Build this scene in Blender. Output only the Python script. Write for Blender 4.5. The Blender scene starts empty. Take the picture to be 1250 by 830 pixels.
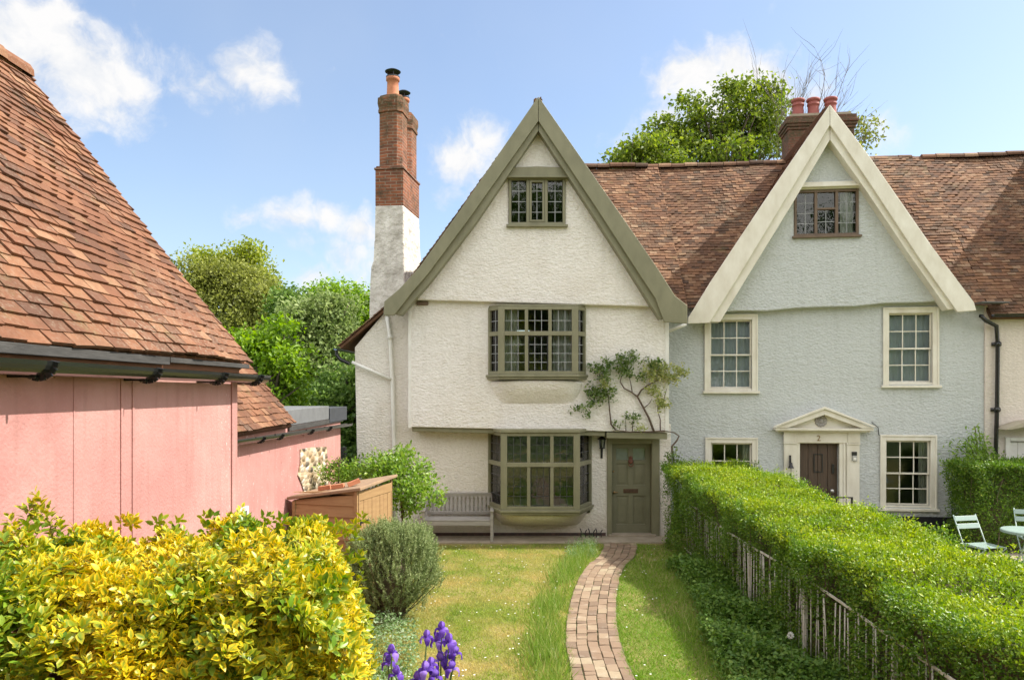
import bpy, math, random
import numpy as np
from mathutils import Vector, Matrix
from mathutils.geometry import tessellate_polygon

random.seed(11)
rng = np.random.default_rng(11)
R = math.radians
scene = bpy.context.scene
COL = scene.collection

# ------------------------------------------------------------------ camera
FPX, CX, HY, EYE = 900.0, 625.0, 475.0, 3.2      # focal length in photo pixels, centre, horizon row, eye height
cam_data = bpy.data.cameras.new("camera")
cam_data.sensor_width = 36.0
cam_data.lens = 36.0 * FPX / 1250.0
cam_data.shift_y = (HY - 415.0) / 1250.0
cam_data.clip_start = 0.05
cam_data.clip_end = 3000
cam = bpy.data.objects.new("camera", cam_data)
COL.objects.link(cam)
cam.location = (0, 0, EYE)
cam.rotation_euler = (R(90), 0, 0)
scene.camera = cam

# ------------------------------------------------------------------ light
SUN_EL, SUN_AZ = 47.0, 4.0        # elevation; angle of the sun behind the +x axis (towards +y)
SKY_STRENGTH = 0.14
SUN_STRENGTH = 4.7
EXPOSURE = 0.80
to_sun = Vector((math.cos(R(SUN_EL)) * math.cos(R(SUN_AZ)), math.cos(R(SUN_EL)) * math.sin(R(SUN_AZ)), math.sin(R(SUN_EL))))
sd = bpy.data.lights.new("sun", 'SUN')
sd.energy = SUN_STRENGTH
sd.angle = R(0.6)
sd.color = (1.0, 0.94, 0.84)
so = bpy.data.objects.new("sun", sd)
COL.objects.link(so)
so.rotation_euler = to_sun.to_track_quat('Z', 'Y').to_euler()
so.location = (30, 0, 40)

scene.view_settings.view_transform = 'Standard'
scene.view_settings.look = 'None'
scene.view_settings.exposure = EXPOSURE
scene.view_settings.gamma = 1.0
scene.view_settings.use_curve_mapping = False
scene.cycles.max_bounces = 6
scene.cycles.transparent_max_bounces = 12

world = bpy.data.worlds.new("World")
scene.world = world
world.use_nodes = True


def make_sky():
    nt = world.node_tree
    N, L = nt.nodes, nt.links
    N.clear()
    out = N.new('ShaderNodeOutputWorld')
    bg = N.new('ShaderNodeBackground')
    bg.inputs['Strength'].default_value = SKY_STRENGTH
    L.new(bg.outputs[0], out.inputs[0])
    sky = N.new('ShaderNodeTexSky')
    sky.sky_type = 'NISHITA'
    sky.sun_disc = False
    sky.sun_elevation = R(SUN_EL)
    sky.sun_rotation = R(90 - SUN_AZ)
    sky.altitude = 50
    sky.air_density = 1.0
    sky.dust_density = 1.6
    sky.ozone_density = 1.6
    tc = N.new('ShaderNodeTexCoord')
    # warp the direction a little so that the clouds billow
    wn = N.new('ShaderNodeTexNoise'); wn.inputs['Scale'].default_value = 9.0; wn.inputs['Detail'].default_value = 5
    L.new(tc.outputs['Generated'], wn.inputs['Vector'])
    wsub = N.new('ShaderNodeVectorMath'); wsub.operation = 'SUBTRACT'; wsub.inputs[1].default_value = (.5, .5, .5)
    L.new(wn.outputs['Color'], wsub.inputs[0])
    wsc = N.new('ShaderNodeVectorMath'); wsc.operation = 'SCALE'; wsc.inputs['Scale'].default_value = 0.09
    L.new(wsub.outputs[0], wsc.inputs[0])
    wadd = N.new('ShaderNodeVectorMath'); wadd.operation = 'ADD'
    L.new(tc.outputs['Generated'], wadd.inputs[0]); L.new(wsc.outputs[0], wadd.inputs[1])
    # each cloud bank: a direction on the sky (east, north, up) and a radius
    banks = [(20, 40, 95, 1.0), (80, 85, 88, 1.0), (-20, 95, 100, 1.0), (135, 95, 42, .9), (105, 150, 30, .6), (-60, 20, 120, 1),
             (300, 82, 40, 1.0), (262, 98, 48, .8), (325, 110, 30, .8), (215, 105, 30, .55), (275, 130, 24, .6),
             (555, 190, 46, .9), (585, 165, 34, .85), (545, 225, 30, .7),
             (300, 268, 22, .74), (350, 272, 34, .8), (390, 268, 28, .8), (355, 297, 36, .62), (430, 290, 34, .88), (418, 318, 42, .82), (370, 345, 42, .7), (450, 345, 54, .66),
             (845, 95, 46, 1.0), (895, 88, 44, 1.0), (950, 98, 50, 1.0), (815, 108, 30, .8), (995, 105, 34, .8), (890, 140, 60, .9), (1065, 160, 34, .6), (820, 150, 40, .75), (770, 190, 34, .6)]
    last = None
    for px, py, rad, amp in banks:
        d = Vector(((px - CX) / FPX, 1.0, (HY - py) / FPX)); ln = d.length; d.normalize()
        r = rad / FPX / ln * 1.15
        dist = N.new('ShaderNodeVectorMath'); dist.operation = 'DISTANCE'
        sc = N.new('ShaderNodeVectorMath'); sc.operation = 'MULTIPLY'; sc.inputs[1].default_value = (1, 1, 1.35)
        L.new(wadd.outputs[0], sc.inputs[0]); L.new(sc.outputs[0], dist.inputs[0])
        dist.inputs[1].default_value = (d.x, d.y, d.z * 1.35)
        m = N.new('ShaderNodeMapRange'); m.inputs['From Min'].default_value = 0; m.inputs['From Max'].default_value = r * 1.5
        m.inputs['To Min'].default_value = amp; m.inputs['To Max'].default_value = 0.0
        L.new(dist.outputs['Value'], m.inputs['Value'])
        if last is None:
            last = m.outputs[0]
        else:
            mx = N.new('ShaderNodeMath'); mx.operation = 'MAXIMUM'
            L.new(last, mx.inputs[0]); L.new(m.outputs[0], mx.inputs[1]); last = mx.outputs[0]
    # scattered unseen clouds added to the sky behind the viewer
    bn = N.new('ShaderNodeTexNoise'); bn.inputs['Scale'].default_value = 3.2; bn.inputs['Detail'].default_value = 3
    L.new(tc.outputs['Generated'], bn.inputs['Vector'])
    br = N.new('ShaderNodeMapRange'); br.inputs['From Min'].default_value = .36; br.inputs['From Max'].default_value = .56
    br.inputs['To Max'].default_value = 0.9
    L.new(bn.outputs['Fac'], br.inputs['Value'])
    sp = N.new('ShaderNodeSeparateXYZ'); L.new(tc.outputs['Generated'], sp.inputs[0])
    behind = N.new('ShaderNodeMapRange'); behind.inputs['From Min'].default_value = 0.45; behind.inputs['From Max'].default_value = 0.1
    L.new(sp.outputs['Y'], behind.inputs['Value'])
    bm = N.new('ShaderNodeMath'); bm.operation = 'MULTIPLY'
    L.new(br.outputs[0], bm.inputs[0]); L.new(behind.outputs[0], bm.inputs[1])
    mx = N.new('ShaderNodeMath'); mx.operation = 'MAXIMUM'
    L.new(last, mx.inputs[0]); L.new(bm.outputs[0], mx.inputs[1])
    # billow detail
    fn = N.new('ShaderNodeTexNoise'); fn.inputs['Scale'].default_value = 16.0; fn.inputs['Detail'].default_value = 9; fn.inputs['Roughness'].default_value = .62
    L.new(wadd.outputs[0], fn.inputs['Vector'])
    fs = N.new('ShaderNodeMath'); fs.operation = 'SUBTRACT'; fs.inputs[1].default_value = .5
    L.new(fn.outputs['Fac'], fs.inputs[0])
    fm = N.new('ShaderNodeMath'); fm.operation = 'MULTIPLY_ADD'; fm.inputs[1].default_value = 1.5
    L.new(fs.outputs[0], fm.inputs[0]); L.new(mx.outputs[0], fm.inputs[2])
    dens = N.new('ShaderNodeMapRange'); dens.interpolation_type = 'SMOOTHSTEP'
    dens.inputs['From Min'].default_value = .22; dens.inputs['From Max'].default_value = .82; dens.inputs['To Max'].default_value = .97
    L.new(fm.outputs[0], dens.inputs['Value'])
    # thin veil over the whole sky
    veil = N.new('ShaderNodeTexNoise'); veil.inputs['Scale'].default_value = 2.4; veil.inputs['Detail'].default_value = 4
    L.new(tc.outputs['Generated'], veil.inputs['Vector'])
    vr = N.new('ShaderNodeMapRange'); vr.inputs['From Min'].default_value = .35; vr.inputs['From Max'].default_value = .75
    vr.inputs['To Min'].default_value = .06; vr.inputs['To Max'].default_value = .30
    L.new(veil.outputs['Fac'], vr.inputs['Value'])
    vmix = N.new('ShaderNodeMix'); vmix.data_type = 'RGBA'
    L.new(vr.outputs[0], vmix.inputs['Factor']); L.new(sky.outputs[0], vmix.inputs[6])
    vmix.inputs[7].default_value = VEIL
    shade = N.new('ShaderNodeMix'); shade.data_type = 'RGBA'
    sr = N.new('ShaderNodeMapRange'); sr.inputs['From Min'].default_value = .33; sr.inputs['From Max'].default_value = .58
    L.new(fn.outputs['Fac'], sr.inputs['Value']); L.new(sr.outputs[0], shade.inputs['Factor'])
    shade.inputs[6].default_value = CLOUD_LO
    shade.inputs[7].default_value = CLOUD_HI
    cmix = N.new('ShaderNodeMix'); cmix.data_type = 'RGBA'
    L.new(dens.outputs[0], cmix.inputs['Factor']); L.new(vmix.outputs[2], cmix.inputs[6]); L.new(shade.outputs[2], cmix.inputs[7])
    # unseen bright cloud added behind the viewer to fill the shaded house fronts
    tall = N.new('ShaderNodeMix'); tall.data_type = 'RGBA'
    L.new(bm.outputs[0], tall.inputs['Factor']); L.new(cmix.outputs[2], tall.inputs[6]); tall.inputs[7].default_value = CLOUD_FILL
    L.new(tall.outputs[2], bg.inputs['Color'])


VEIL = (3.0, 3.35, 3.8, 1)
CLOUD_FILL = (10.6, 10.2, 9.7, 1)  # extra bright fill for the unseen cloud added behind the viewer
CLOUD_LO = (3.25, 3.4, 3.65, 1)
CLOUD_HI = (4.15, 4.1, 4.05, 1)
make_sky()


# ------------------------------------------------------------------ helpers
class Frame:
    """A house's own axes: u along its front, d into the house, z up."""
    def __init__(s, origin, rz):
        s.o = Vector(origin); s.rz = rz
        s.M = Matrix.Translation(s.o) @ Matrix.Rotation(rz, 4, 'Z')
        s.I = s.M.inverted()

    def at(s, px, py, d):
        """point of the plane `d` metres behind the front, seen at that place of the photograph"""
        e = s.I @ Vector((0, 0, EYE))
        w = s.I.to_3x3() @ Vector(((px - CX) / FPX, 1.0, (HY - py) / FPX))
        t = (d - e.y) / w.y
        p = e + w * t
        return (p.x, p.z)


WORLD = Frame((0, 0, 0), 0)


def at(px, py, Y):
    return Vector(((px - CX) / FPX * Y, Y, EYE + (HY - py) / FPX * Y))


def tag(o, label=None, cat=None, group=None, kind=None):
    if label: o["label"] = label
    if cat: o["category"] = cat
    if group: o["group"] = group
    if kind: o["kind"] = kind
    return o


def thing(name, label, cat, loc=(0, 0, 0), rz=0.0, group=None):
    o = bpy.data.objects.new(name, None)
    o.empty_display_size = .2
    COL.objects.link(o)
    o.location = loc
    o.rotation_euler = (0, 0, rz)
    return tag(o, label, cat, group)


def copy_tree(o, parent=None):
    c = o.copy()
    COL.objects.link(c)
    c.parent = parent
    for ch in [k for k in o.children]:
        copy_tree(ch, c)
    return c


class MB:
    def __init__(s, m=None):
        s.v = []; s.f = []; s.mi = []; s.m = m; s.cur = 0

    def add(s, vs, fs):
        b = len(s.v)
        for p in vs:
            p = Vector(p)
            s.v.append(tuple(s.m @ p) if s.m is not None else tuple(p))
        for f in fs:
            s.f.append(tuple(b + i for i in f)); s.mi.append(s.cur)
        return s

    def box(s, x0, x1, y0, y1, z0, z1):
        return s.add([(x0, y0, z0), (x1, y0, z0), (x1, y1, z0), (x0, y1, z0), (x0, y0, z1), (x1, y0, z1), (x1, y1, z1), (x0, y1, z1)],
                     [(0, 3, 2, 1), (4, 5, 6, 7), (0, 1, 5, 4), (1, 2, 6, 5), (2, 3, 7, 6), (3, 0, 4, 7)])

    def bar(s, p, q, w, h, up=(0, 0, 1)):
        p, q = Vector(p), Vector(q); d = (q - p).normalized(); up = Vector(up)
        a = d.cross(up)
        if a.length < 1e-4: a = d.cross(Vector((1, 0, 0)))
        a.normalize(); b = a.cross(d).normalized()
        a *= w / 2; b *= h / 2
        return s.add([p - a - b, p + a - b, p + a + b, p - a + b, q - a - b, q + a - b, q + a + b, q - a + b],
                     [(0, 3, 2, 1), (4, 5, 6, 7), (0, 1, 5, 4), (1, 2, 6, 5), (2, 3, 7, 6), (3, 0, 4, 7)])

    def tube(s, pts, r, n=8, caps=True):
        pts = [Vector(p) for p in pts]
        rs = r if isinstance(r, (list, tuple)) else [r] * len(pts)
        rings = []; prev = None
        for i, p in enumerate(pts):
            d = (pts[min(i + 1, len(pts) - 1)] - pts[max(i - 1, 0)])
            if d.length < 1e-6: d = Vector((0, 0, 1))
            d.normalize()
            a = prev - d * prev.dot(d) if prev is not None else d.cross(Vector((0, 0, 1)))
            if a.length < 1e-3: a = d.cross(Vector((1, 0, 0)))
            a.normalize(); b = d.cross(a); prev = a
            rings.append([p + (a * math.cos(2 * math.pi * k / n) + b * math.sin(2 * math.pi * k / n)) * rs[i] for k in range(n)])
        vs = [q for ring in rings for q in ring]
        fs = []
        for i in range(len(pts) - 1):
            for k in range(n):
                fs.append((i * n + k, i * n + (k + 1) % n, (i + 1) * n + (k + 1) % n, (i + 1) * n + k))
        if caps:
            fs.append(tuple(range(n - 1, -1, -1))); fs.append(tuple((len(pts) - 1) * n + k for k in range(n)))
        return s.add(vs, fs)

    def lathe(s, prof, n=16, c=(0, 0, 0), cap=True):
        vs = []; fs = []
        for r, z in prof:
            for k in range(n):
                t = 2 * math.pi * k / n
                vs.append((c[0] + r * math.cos(t), c[1] + r * math.sin(t), c[2] + z))
        for i in range(len(prof) - 1):
            for k in range(n):
                fs.append((i * n + k, i * n + (k + 1) % n, (i + 1) * n + (k + 1) % n, (i + 1) * n + k))
        if cap:
            fs.append(tuple(range(n - 1, -1, -1))); fs.append(tuple((len(prof) - 1) * n + k for k in range(n)))
        return s.add(vs, fs)

    def prism(s, pts, y0, y1):
        """outline in the u-z plane, given thickness from y0 to y1"""
        n = len(pts)
        ar = sum(pts[i][0] * pts[(i + 1) % n][1] - pts[(i + 1) % n][0] * pts[i][1] for i in range(n))
        if ar < 0: pts = list(reversed(pts))
        return s.slab([pts], y0, y1)

    def slab(s, loops, y0, y1):
        """wall with openings: the first loop is the outline, the others are the openings"""
        vl = [[Vector((p[0], 0, p[1])) for p in lp] for lp in loops]
        tris = tessellate_polygon(vl)
        flat = [p for lp in loops for p in lp]
        n = len(flat)
        vs = [(p[0], y0, p[1]) for p in flat] + [(p[0], y1, p[1]) for p in flat]
        fs = []
        for t in tris:
            a, b, c = (flat[i] for i in t)
            ar = (b[0] - a[0]) * (c[1] - a[1]) - (c[0] - a[0]) * (b[1] - a[1])
            t = tuple(t) if ar > 0 else tuple(reversed(t))
            fs.append(t); fs.append(tuple(n + i for i in reversed(t)))
        b = 0
        for li, lp in enumerate(loops):
            k = len(lp)
            ar = sum(lp[i][0] * lp[(i + 1) % k][1] - lp[(i + 1) % k][0] * lp[i][1] for i in range(k))
            for i in range(k):
                p, q = b + i, b + (i + 1) % k
                f = (q, p, n + p, n + q)
                if (ar < 0) != (li > 0): f = tuple(reversed(f))
                if li > 0: f = tuple(reversed(f)) if ar > 0 and False else f
                fs.append(f)
            b += k
        return s.add(vs, fs)

    def build(s, name, mat, parent=None, bevel=0.0, smooth=False, wobble=None):
        me = bpy.data.meshes.new(name)
        me.from_pydata(s.v, [], s.f)
        mats = mat if isinstance(mat, (list, tuple)) else [mat]
        for m in mats: me.materials.append(m)
        if len(mats) > 1: me.polygons.foreach_set('material_index', s.mi)
        if smooth: me.polygons.foreach_set('use_smooth', [True] * len(me.polygons))
        me.update()
        o = bpy.data.objects.new(name, me)
        COL.objects.link(o)
        if parent is not None: o.parent = parent
        if bevel:
            b = o.modifiers.new("edge", 'BEVEL'); b.width = bevel; b.segments = 2; b.limit_method = 'ANGLE'; b.angle_limit = R(40)
            b.use_clamp_overlap = True
        return o


def rect(u0, u1, z0, z1):
    return [(u0, z0), (u1, z0), (u1, z1), (u0, z1)]


# ------------------------------------------------------------------ materials
def newmat(name):
    m = bpy.data.materials.new(name); m.use_nodes = True
    N = m.node_tree.nodes
    return m, N, m.node_tree.links, N["Principled BSDF"]


def c4(c): return (c[0], c[1], c[2], 1)


def coords(N, L, scale=(1, 1, 1), world=False):
    if world:
        g = N.new('ShaderNodeNewGeometry'); src = g.outputs['Position']
    else:
        t = N.new('ShaderNodeTexCoord'); src = t.outputs['Object']
    mp = N.new('ShaderNodeMapping'); mp.inputs['Scale'].default_value = scale
    L.new(src, mp.inputs['Vector'])
    return mp.outputs[0]


def noise(N, L, vec, scale, detail=4, rough=.55):
    n = N.new('ShaderNodeTexNoise'); n.inputs['Scale'].default_value = scale; n.inputs['Detail'].default_value = detail
    n.inputs['Roughness'].default_value = rough
    L.new(vec, n.inputs['Vector'])
    return n.outputs['Fac']


def ramp(N, L, fac, stops):
    r = N.new('ShaderNodeValToRGB')
    e = r.color_ramp.elements
    while len(e) < len(stops): e.new(.5)
    for k, (p, c) in enumerate(stops):
        e[k].position = p; e[k].color = c4(c)
    L.new(fac, r.inputs[0])
    return r.outputs[0]


def mixc(N, L, fac, a, b, mode='MIX'):
    m = N.new('ShaderNodeMix'); m.data_type = 'RGBA'; m.blend_type = mode
    if isinstance(fac, float): m.inputs['Factor'].default_value = fac
    else: L.new(fac, m.inputs['Factor'])
    for sock, x in ((m.inputs[6], a), (m.inputs[7], b)):
        if isinstance(x, tuple): sock.default_value = c4(x)
        else: L.new(x, sock)
    return m.outputs[2]


def rng_map(N, L, val, a, b, c=0.0, d=1.0):
    m = N.new('ShaderNodeMapRange'); m.inputs[1].default_value = a; m.inputs[2].default_value = b; m.inputs[3].default_value = c; m.inputs[4].default_value = d
    L.new(val, m.inputs[0])
    return m.outputs[0]


def bump(N, L, b, h, strength=.5, dist=.01):
    n = N.new('ShaderNodeBump'); n.inputs['Strength'].default_value = strength; n.inputs['Distance'].default_value = dist
    L.new(h, n.inputs['Height']); L.new(n.outputs[0], b.inputs['Normal'])
    return n


def plain(name, c1, c2=None, scale=6, rough=.6, bump_s=.15, bump_scale=60, dist=.004, stretch=(1, 1, 1), metal=0.0, spec=.5):
    m, N, L, b = newmat(name)
    c2 = c2 or tuple(x * .8 for x in c1)
    v = coords(N, L, stretch)
    f = noise(N, L, v, scale, 6, .6)
    L.new(ramp(N, L, f, [(.3, c2), (.7, c1)]), b.inputs['Base Color'])
    b.inputs['Roughness'].default_value = rough
    b.inputs['Metallic'].default_value = metal
    b.inputs['Specular IOR Level'].default_value = spec
    if bump_s: bump(N, L, b, noise(N, L, v, bump_scale, 3), bump_s, dist)
    return m


def roughcast(name, c1, c2, stain, strength=1.0, dist=.022):
    """wet-dash render: pebbly, a little stretched along the wall, with soft weather stains"""
    m, N, L, b = newmat(name)
    v = coords(N, L, (1, 1, 1.7))
    big = noise(N, L, coords(N, L), 1.1, 5, .6)
    fine = noise(N, L, v, 21, 6, .66)
    vo = N.new('ShaderNodeTexVoronoi'); vo.inputs['Scale'].default_value = 15; L.new(v, vo.inputs['Vector'])
    col = ramp(N, L, fine, [(.3, c2), (.62, c1)])
    col = mixc(N, L, rng_map(N, L, big, .52, .78, 0, .55), col, stain)
    sp = N.new('ShaderNodeTexCoord'); se = N.new('ShaderNodeSeparateXYZ'); L.new(sp.outputs['Object'], se.inputs[0])
    foot = rng_map(N, L, se.outputs['Z'], .55, .0, 0, .5)
    col = mixc(N, L, foot, col, tuple(x * .62 for x in stain))
    drip = noise(N, L, coords(N, L, (3.2, 3.2, .28)), 1.7, 5, .65)
    col = mixc(N, L, rng_map(N, L, drip, .52, .78, 0, .28), col, tuple(x * .72 for x in stain))
    L.new(col, b.inputs['Base Color'])
    b.inputs['Roughness'].default_value = .9
    b.inputs['Specular IOR Level'].default_value = .2
    a = N.new('ShaderNodeMath'); a.operation = 'MULTIPLY_ADD'; a.inputs[1].default_value = .5
    L.new(vo.outputs['Distance'], a.inputs[0]); L.new(fine, a.inputs[2])
    bb = N.new('ShaderNodeMath'); bb.operation = 'MULTIPLY_ADD'; bb.inputs[1].default_value = .9
    L.new(noise(N, L, v, 6, 3), bb.inputs[0]); L.new(a.outputs[0], bb.inputs[2])
    bump(N, L, b, bb.outputs[0], strength, dist)
    return m


def island(N):
    g = N.new('ShaderNodeNewGeometry'); return g.outputs['Random Per Island']


def tiles_mat(name, stops, lichen, lich_amt=.3, big=.6):
    m, N, L, b = newmat(name)
    v = coords(N, L)
    r = island(N)
    col = ramp(N, L, r, stops)
    f = noise(N, L, v, 14, 6, .7)
    col = mixc(N, L, rng_map(N, L, f, .35, .75, 0, .55), col, tuple(x * .55 for x in stops[len(stops) // 2][1]))
    soot = noise(N, L, coords(N, L, (1, 1, .6)), big * .9, 6, .7)
    col = mixc(N, L, rng_map(N, L, soot, .47, .72, 0, .7), col, tuple(x * .42 for x in stops[1][1]))
    moss = noise(N, L, coords(N, L, (1, 1, 1.3)), big * 2.7, 6, .75)
    col = mixc(N, L, rng_map(N, L, moss, .58, .72, 0, .55), col, (.13, .12, .05))
    g = noise(N, L, v, big, 5, .65)
    g2 = noise(N, L, v, 42, 4, .7)
    mm = N.new('ShaderNodeMath'); mm.operation = 'MULTIPLY'
    L.new(rng_map(N, L, g, .45, .7), mm.inputs[0]); L.new(rng_map(N, L, g2, .5, .7, 0, lich_amt * 2), mm.inputs[1])
    col = mixc(N, L, mm.outputs[0], col, lichen)
    L.new(col, b.inputs['Base Color'])
    b.inputs['Roughness'].default_value = .85
    b.inputs['Specular IOR Level'].default_value = .25
    bump(N, L, b, noise(N, L, v, 70, 5, .7), .5, .006)
    return m


def brick_mat(name, c1, c2, mortar, soot=(.05, .045, .04), soot_amt=.5):
    m, N, L, b = newmat(name)
    t = N.new('ShaderNodeTexCoord'); se = N.new('ShaderNodeSeparateXYZ'); L.new(t.outputs['Object'], se.inputs[0])
    ad = N.new('ShaderNodeMath'); ad.operation = 'ADD'; L.new(se.outputs['X'], ad.inputs[0]); L.new(se.outputs['Y'], ad.inputs[1])
    cb = N.new('ShaderNodeCombineXYZ'); L.new(ad.outputs[0], cb.inputs[0]); L.new(se.outputs['Z'], cb.inputs[1])
    br = N.new('ShaderNodeTexBrick'); L.new(cb.outputs[0], br.inputs['Vector'])
    br.inputs['Scale'].default_value = 1.0
    br.inputs['Brick Width'].default_value = .23; br.inputs['Row Height'].default_value = .075
    br.inputs['Mortar Size'].default_value = .009; br.inputs['Mortar Smooth'].default_value = .3; br.inputs['Bias'].default_value = -.1
    br.inputs['Color1'].default_value = c4(c1); br.inputs['Color2'].default_value = c4(c2); br.inputs['Mortar'].default_value = c4(mortar)
    f = noise(N, L, t.outputs['Object'], 3.2, 7, .7)
    col = mixc(N, L, rng_map(N, L, f, .45, .72, 0, soot_amt), br.outputs['Color'], soot)
    crown = N.new('ShaderNodeMath'); crown.operation = 'MULTIPLY'; L.new(rng_map(N, L, se.outputs['Z'], 9.0, 10.0), crown.inputs[0]); L.new(rng_map(N, L, noise(N, L, t.outputs['Object'], 7, 5, .7), .35, .6), crown.inputs[1])
    col = mixc(N, L, crown.outputs[0], col, (.075, .065, .035))
    f2 = noise(N, L, t.outputs['Object'], 22, 4, .7)
    col = mixc(N, L, rng_map(N, L, f2, .45, .8, 0, .45), col, (c1[0] * 1.2, c1[1] * 1.5, c1[2] * 1.6))
    L.new(col, b.inputs['Base Color'])
    b.inputs['Roughness'].default_value = .9; b.inputs['Specular IOR Level'].default_value = .2
    h = N.new('ShaderNodeMath'); h.operation = 'MULTIPLY_ADD'; h.inputs[1].default_value = -1.0
    L.new(br.outputs['Fac'], h.inputs[0]); L.new(f2, h.inputs[2])
    bump(N, L, b, h.outputs[0], .8, .012)
    return m


def leaf_mat(name, stops, trans=.35, rough=.45, spec=.4, pos_scale=None, pos_col=None, attr=None, attr_col=None):
    """colour varies from leaf to leaf; light passes through the leaves"""
    m, N, L, b = newmat(name)
    col = ramp(N, L, island(N), stops)
    if attr:
        at_ = N.new('ShaderNodeAttribute'); at_.attribute_name = attr
        col = mixc(N, L, at_.outputs['Fac'], col, attr_col)
    if pos_scale:
        f = noise(N, L, coords(N, L, world=True), pos_scale, 4, .6)
        col = mixc(N, L, rng_map(N, L, f, .42, .66), col, pos_col)
    L.new(col, b.inputs['Base Color'])
    b.inputs['Roughness'].default_value = rough; b.inputs['Specular IOR Level'].default_value = spec
    tr = N.new('ShaderNodeBsdfTranslucent')
    hs = N.new('ShaderNodeHueSaturation'); hs.inputs['Saturation'].default_value = 1.1; hs.inputs['Value'].default_value = 1.5
    L.new(col, hs.inputs['Color']); L.new(hs.outputs[0], tr.inputs[0])
    mx = N.new('ShaderNodeMixShader'); mx.inputs[0].default_value = trans
    L.new(b.outputs[0], mx.inputs[1]); L.new(tr.outputs[0], mx.inputs[2])
    out = N["Material Output"]; L.new(mx.outputs[0], out.inputs[0])
    return m


def glass_mat(name, ior=1.9, tint=(.86, .9, .88), wav=.05):
    m, N, L, b = newmat(name)
    N.remove(b)
    fr = N.new('ShaderNodeFresnel'); fr.inputs['IOR'].default_value = ior
    tp = N.new('ShaderNodeBsdfTransparent'); tp.inputs[0].default_value = c4(tint)
    gl = N.new('ShaderNodeBsdfGlossy'); gl.inputs['Roughness'].default_value = .015
    bp = N.new('ShaderNodeBump'); bp.inputs['Strength'].default_value = wav; bp.inputs['Distance'].default_value = .05
    L.new(noise(N, L, coords(N, L), 5.0, 2), bp.inputs['Height']); L.new(bp.outputs[0], gl.inputs['Normal'])
    mx = N.new('ShaderNodeMixShader')
    L.new(fr.outputs[0], mx.inputs[0]); L.new(tp.outputs[0], mx.inputs[1]); L.new(gl.outputs[0], mx.inputs[2])
    L.new(mx.outputs[0], N["Material Output"].inputs[0])
    return m


# ------------------------------------------------------------------ foliage mesh builders
def mesh_arrays(name, V, F, mat, parent=None, attrs=None, smooth=False):
    """V (n,3); F list of (m,k) index arrays"""
    me = bpy.data.meshes.new(name)
    V = np.asarray(V, np.float32)
    me.vertices.add(len(V)); me.vertices.foreach_set('co', V.ravel())
    tot = sum(f.size for f in F); npoly = sum(len(f) for f in F)
    me.loops.add(tot); me.polygons.add(npoly)
    me.loops.foreach_set('vertex_index', np.concatenate([f.ravel() for f in F]).astype(np.int32))
    sizes = np.concatenate([np.full(len(f), f.shape[1], np.int32) for f in F])
    starts = np.concatenate([[0], np.cumsum(sizes)[:-1]]).astype(np.int32)
    me.polygons.foreach_set('loop_start', starts)
    if smooth: me.polygons.foreach_set('use_smooth', np.ones(npoly, bool))
    for k, a in (attrs or {}).items():
        t = me.attributes.new(k, 'FLOAT', 'POINT'); t.data.foreach_set('value', np.asarray(a, np.float32))
    me.materials.append(mat)
    me.update(calc_edges=True)
    o = bpy.data.objects.new(name, me); COL.objects.link(o)
    if parent is not None: o.parent = parent
    return o


def unit(a):
    return a / np.maximum(np.linalg.norm(a, axis=1, keepdims=True), 1e-9)


def rand_dirs(n):
    return unit(rng.normal(size=(n, 3)))


def leaves(name, P, D, Nn, Ln, W, mat, parent=None, shape='diamond', attr=None, fold=.3):
    n = len(P)
    D = unit(D); S = unit(np.cross(D, Nn)); Up = np.cross(S, D)
    Ln = np.broadcast_to(np.asarray(Ln, float), (n,))[:, None]; W = np.broadcast_to(np.asarray(W, float), (n,))[:, None]
    if shape == 'diamond':
        V = np.stack([P, P + D * Ln * .45 + S * W * .5 + Up * W * fold, P + D * Ln, P + D * Ln * .45 - S * W * .5 + Up * W * fold], 1).reshape(-1, 3)
        b = (np.arange(n) * 4)[:, None]
        F = [np.concatenate([b + [0, 2, 1], b + [0, 3, 2]], 0)]
        at_ = None
    elif shape == 'blade':
        V = np.stack([P - S * W * .5, P + S * W * .5, P + D * Ln], 1).reshape(-1, 3)
        b = (np.arange(n) * 3)[:, None]
        F = [b + [0, 1, 2]]; at_ = None
    else:
        c = -Up * Ln * .12
        V = np.stack([P,
                      P + D * Ln * .35 + S * W * .48 + Up * W * fold, P + D * Ln * .7 + S * W * .38 + Up * W * fold * .8 + c * .5, P + D * Ln + c,
                      P + D * Ln * .7 - S * W * .38 + Up * W * fold * .8 + c * .5, P + D * Ln * .35 - S * W * .48 + Up * W * fold,
                      P + D * Ln * .35, P + D * Ln * .7 + c * .4], 1).reshape(-1, 3)
        b = (np.arange(n) * 8)[:, None]
        F = [np.concatenate([b + [0, 6, 1], b + [2, 7, 3], b + [0, 5, 6], b + [7, 4, 3]], 0),
             np.concatenate([b + [1, 6, 7, 2], b + [6, 5, 4, 7]], 0)]
        at_ = np.tile(np.array([.3, 1, 1, .9, 1, 1, 0, .15]), n)
    attrs = {}
    if attr is not None:
        k = len(V) // n
        vals = np.repeat(np.asarray(attr, float), k)
        attrs['vary'] = np.clip(vals * (at_ if at_ is not None else 1) if shape == 'leaf' else vals, 0, 1)
    return mesh_arrays(name, V, F, mat, parent, attrs)


def shell_points(ells, n, inner=.5):
    """points spread through ellipsoids, denser towards their skin; returns points and outward directions"""
    vol = np.array([e[3] * e[4] * e[5] for e in ells]) ** (2 / 3)
    idx = rng.choice(len(ells), n, p=vol / vol.sum())
    E = np.array(ells)[idx]
    d = rand_dirs(n)
    r = (inner + (1 - inner) * rng.random(n) ** .6)[:, None] * np.where(rng.random(n) > .86, rng.uniform(1.0, 1.32, n), 1.0)[:, None]
    return E[:, :3] + d * r * E[:, 3:6], d


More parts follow.
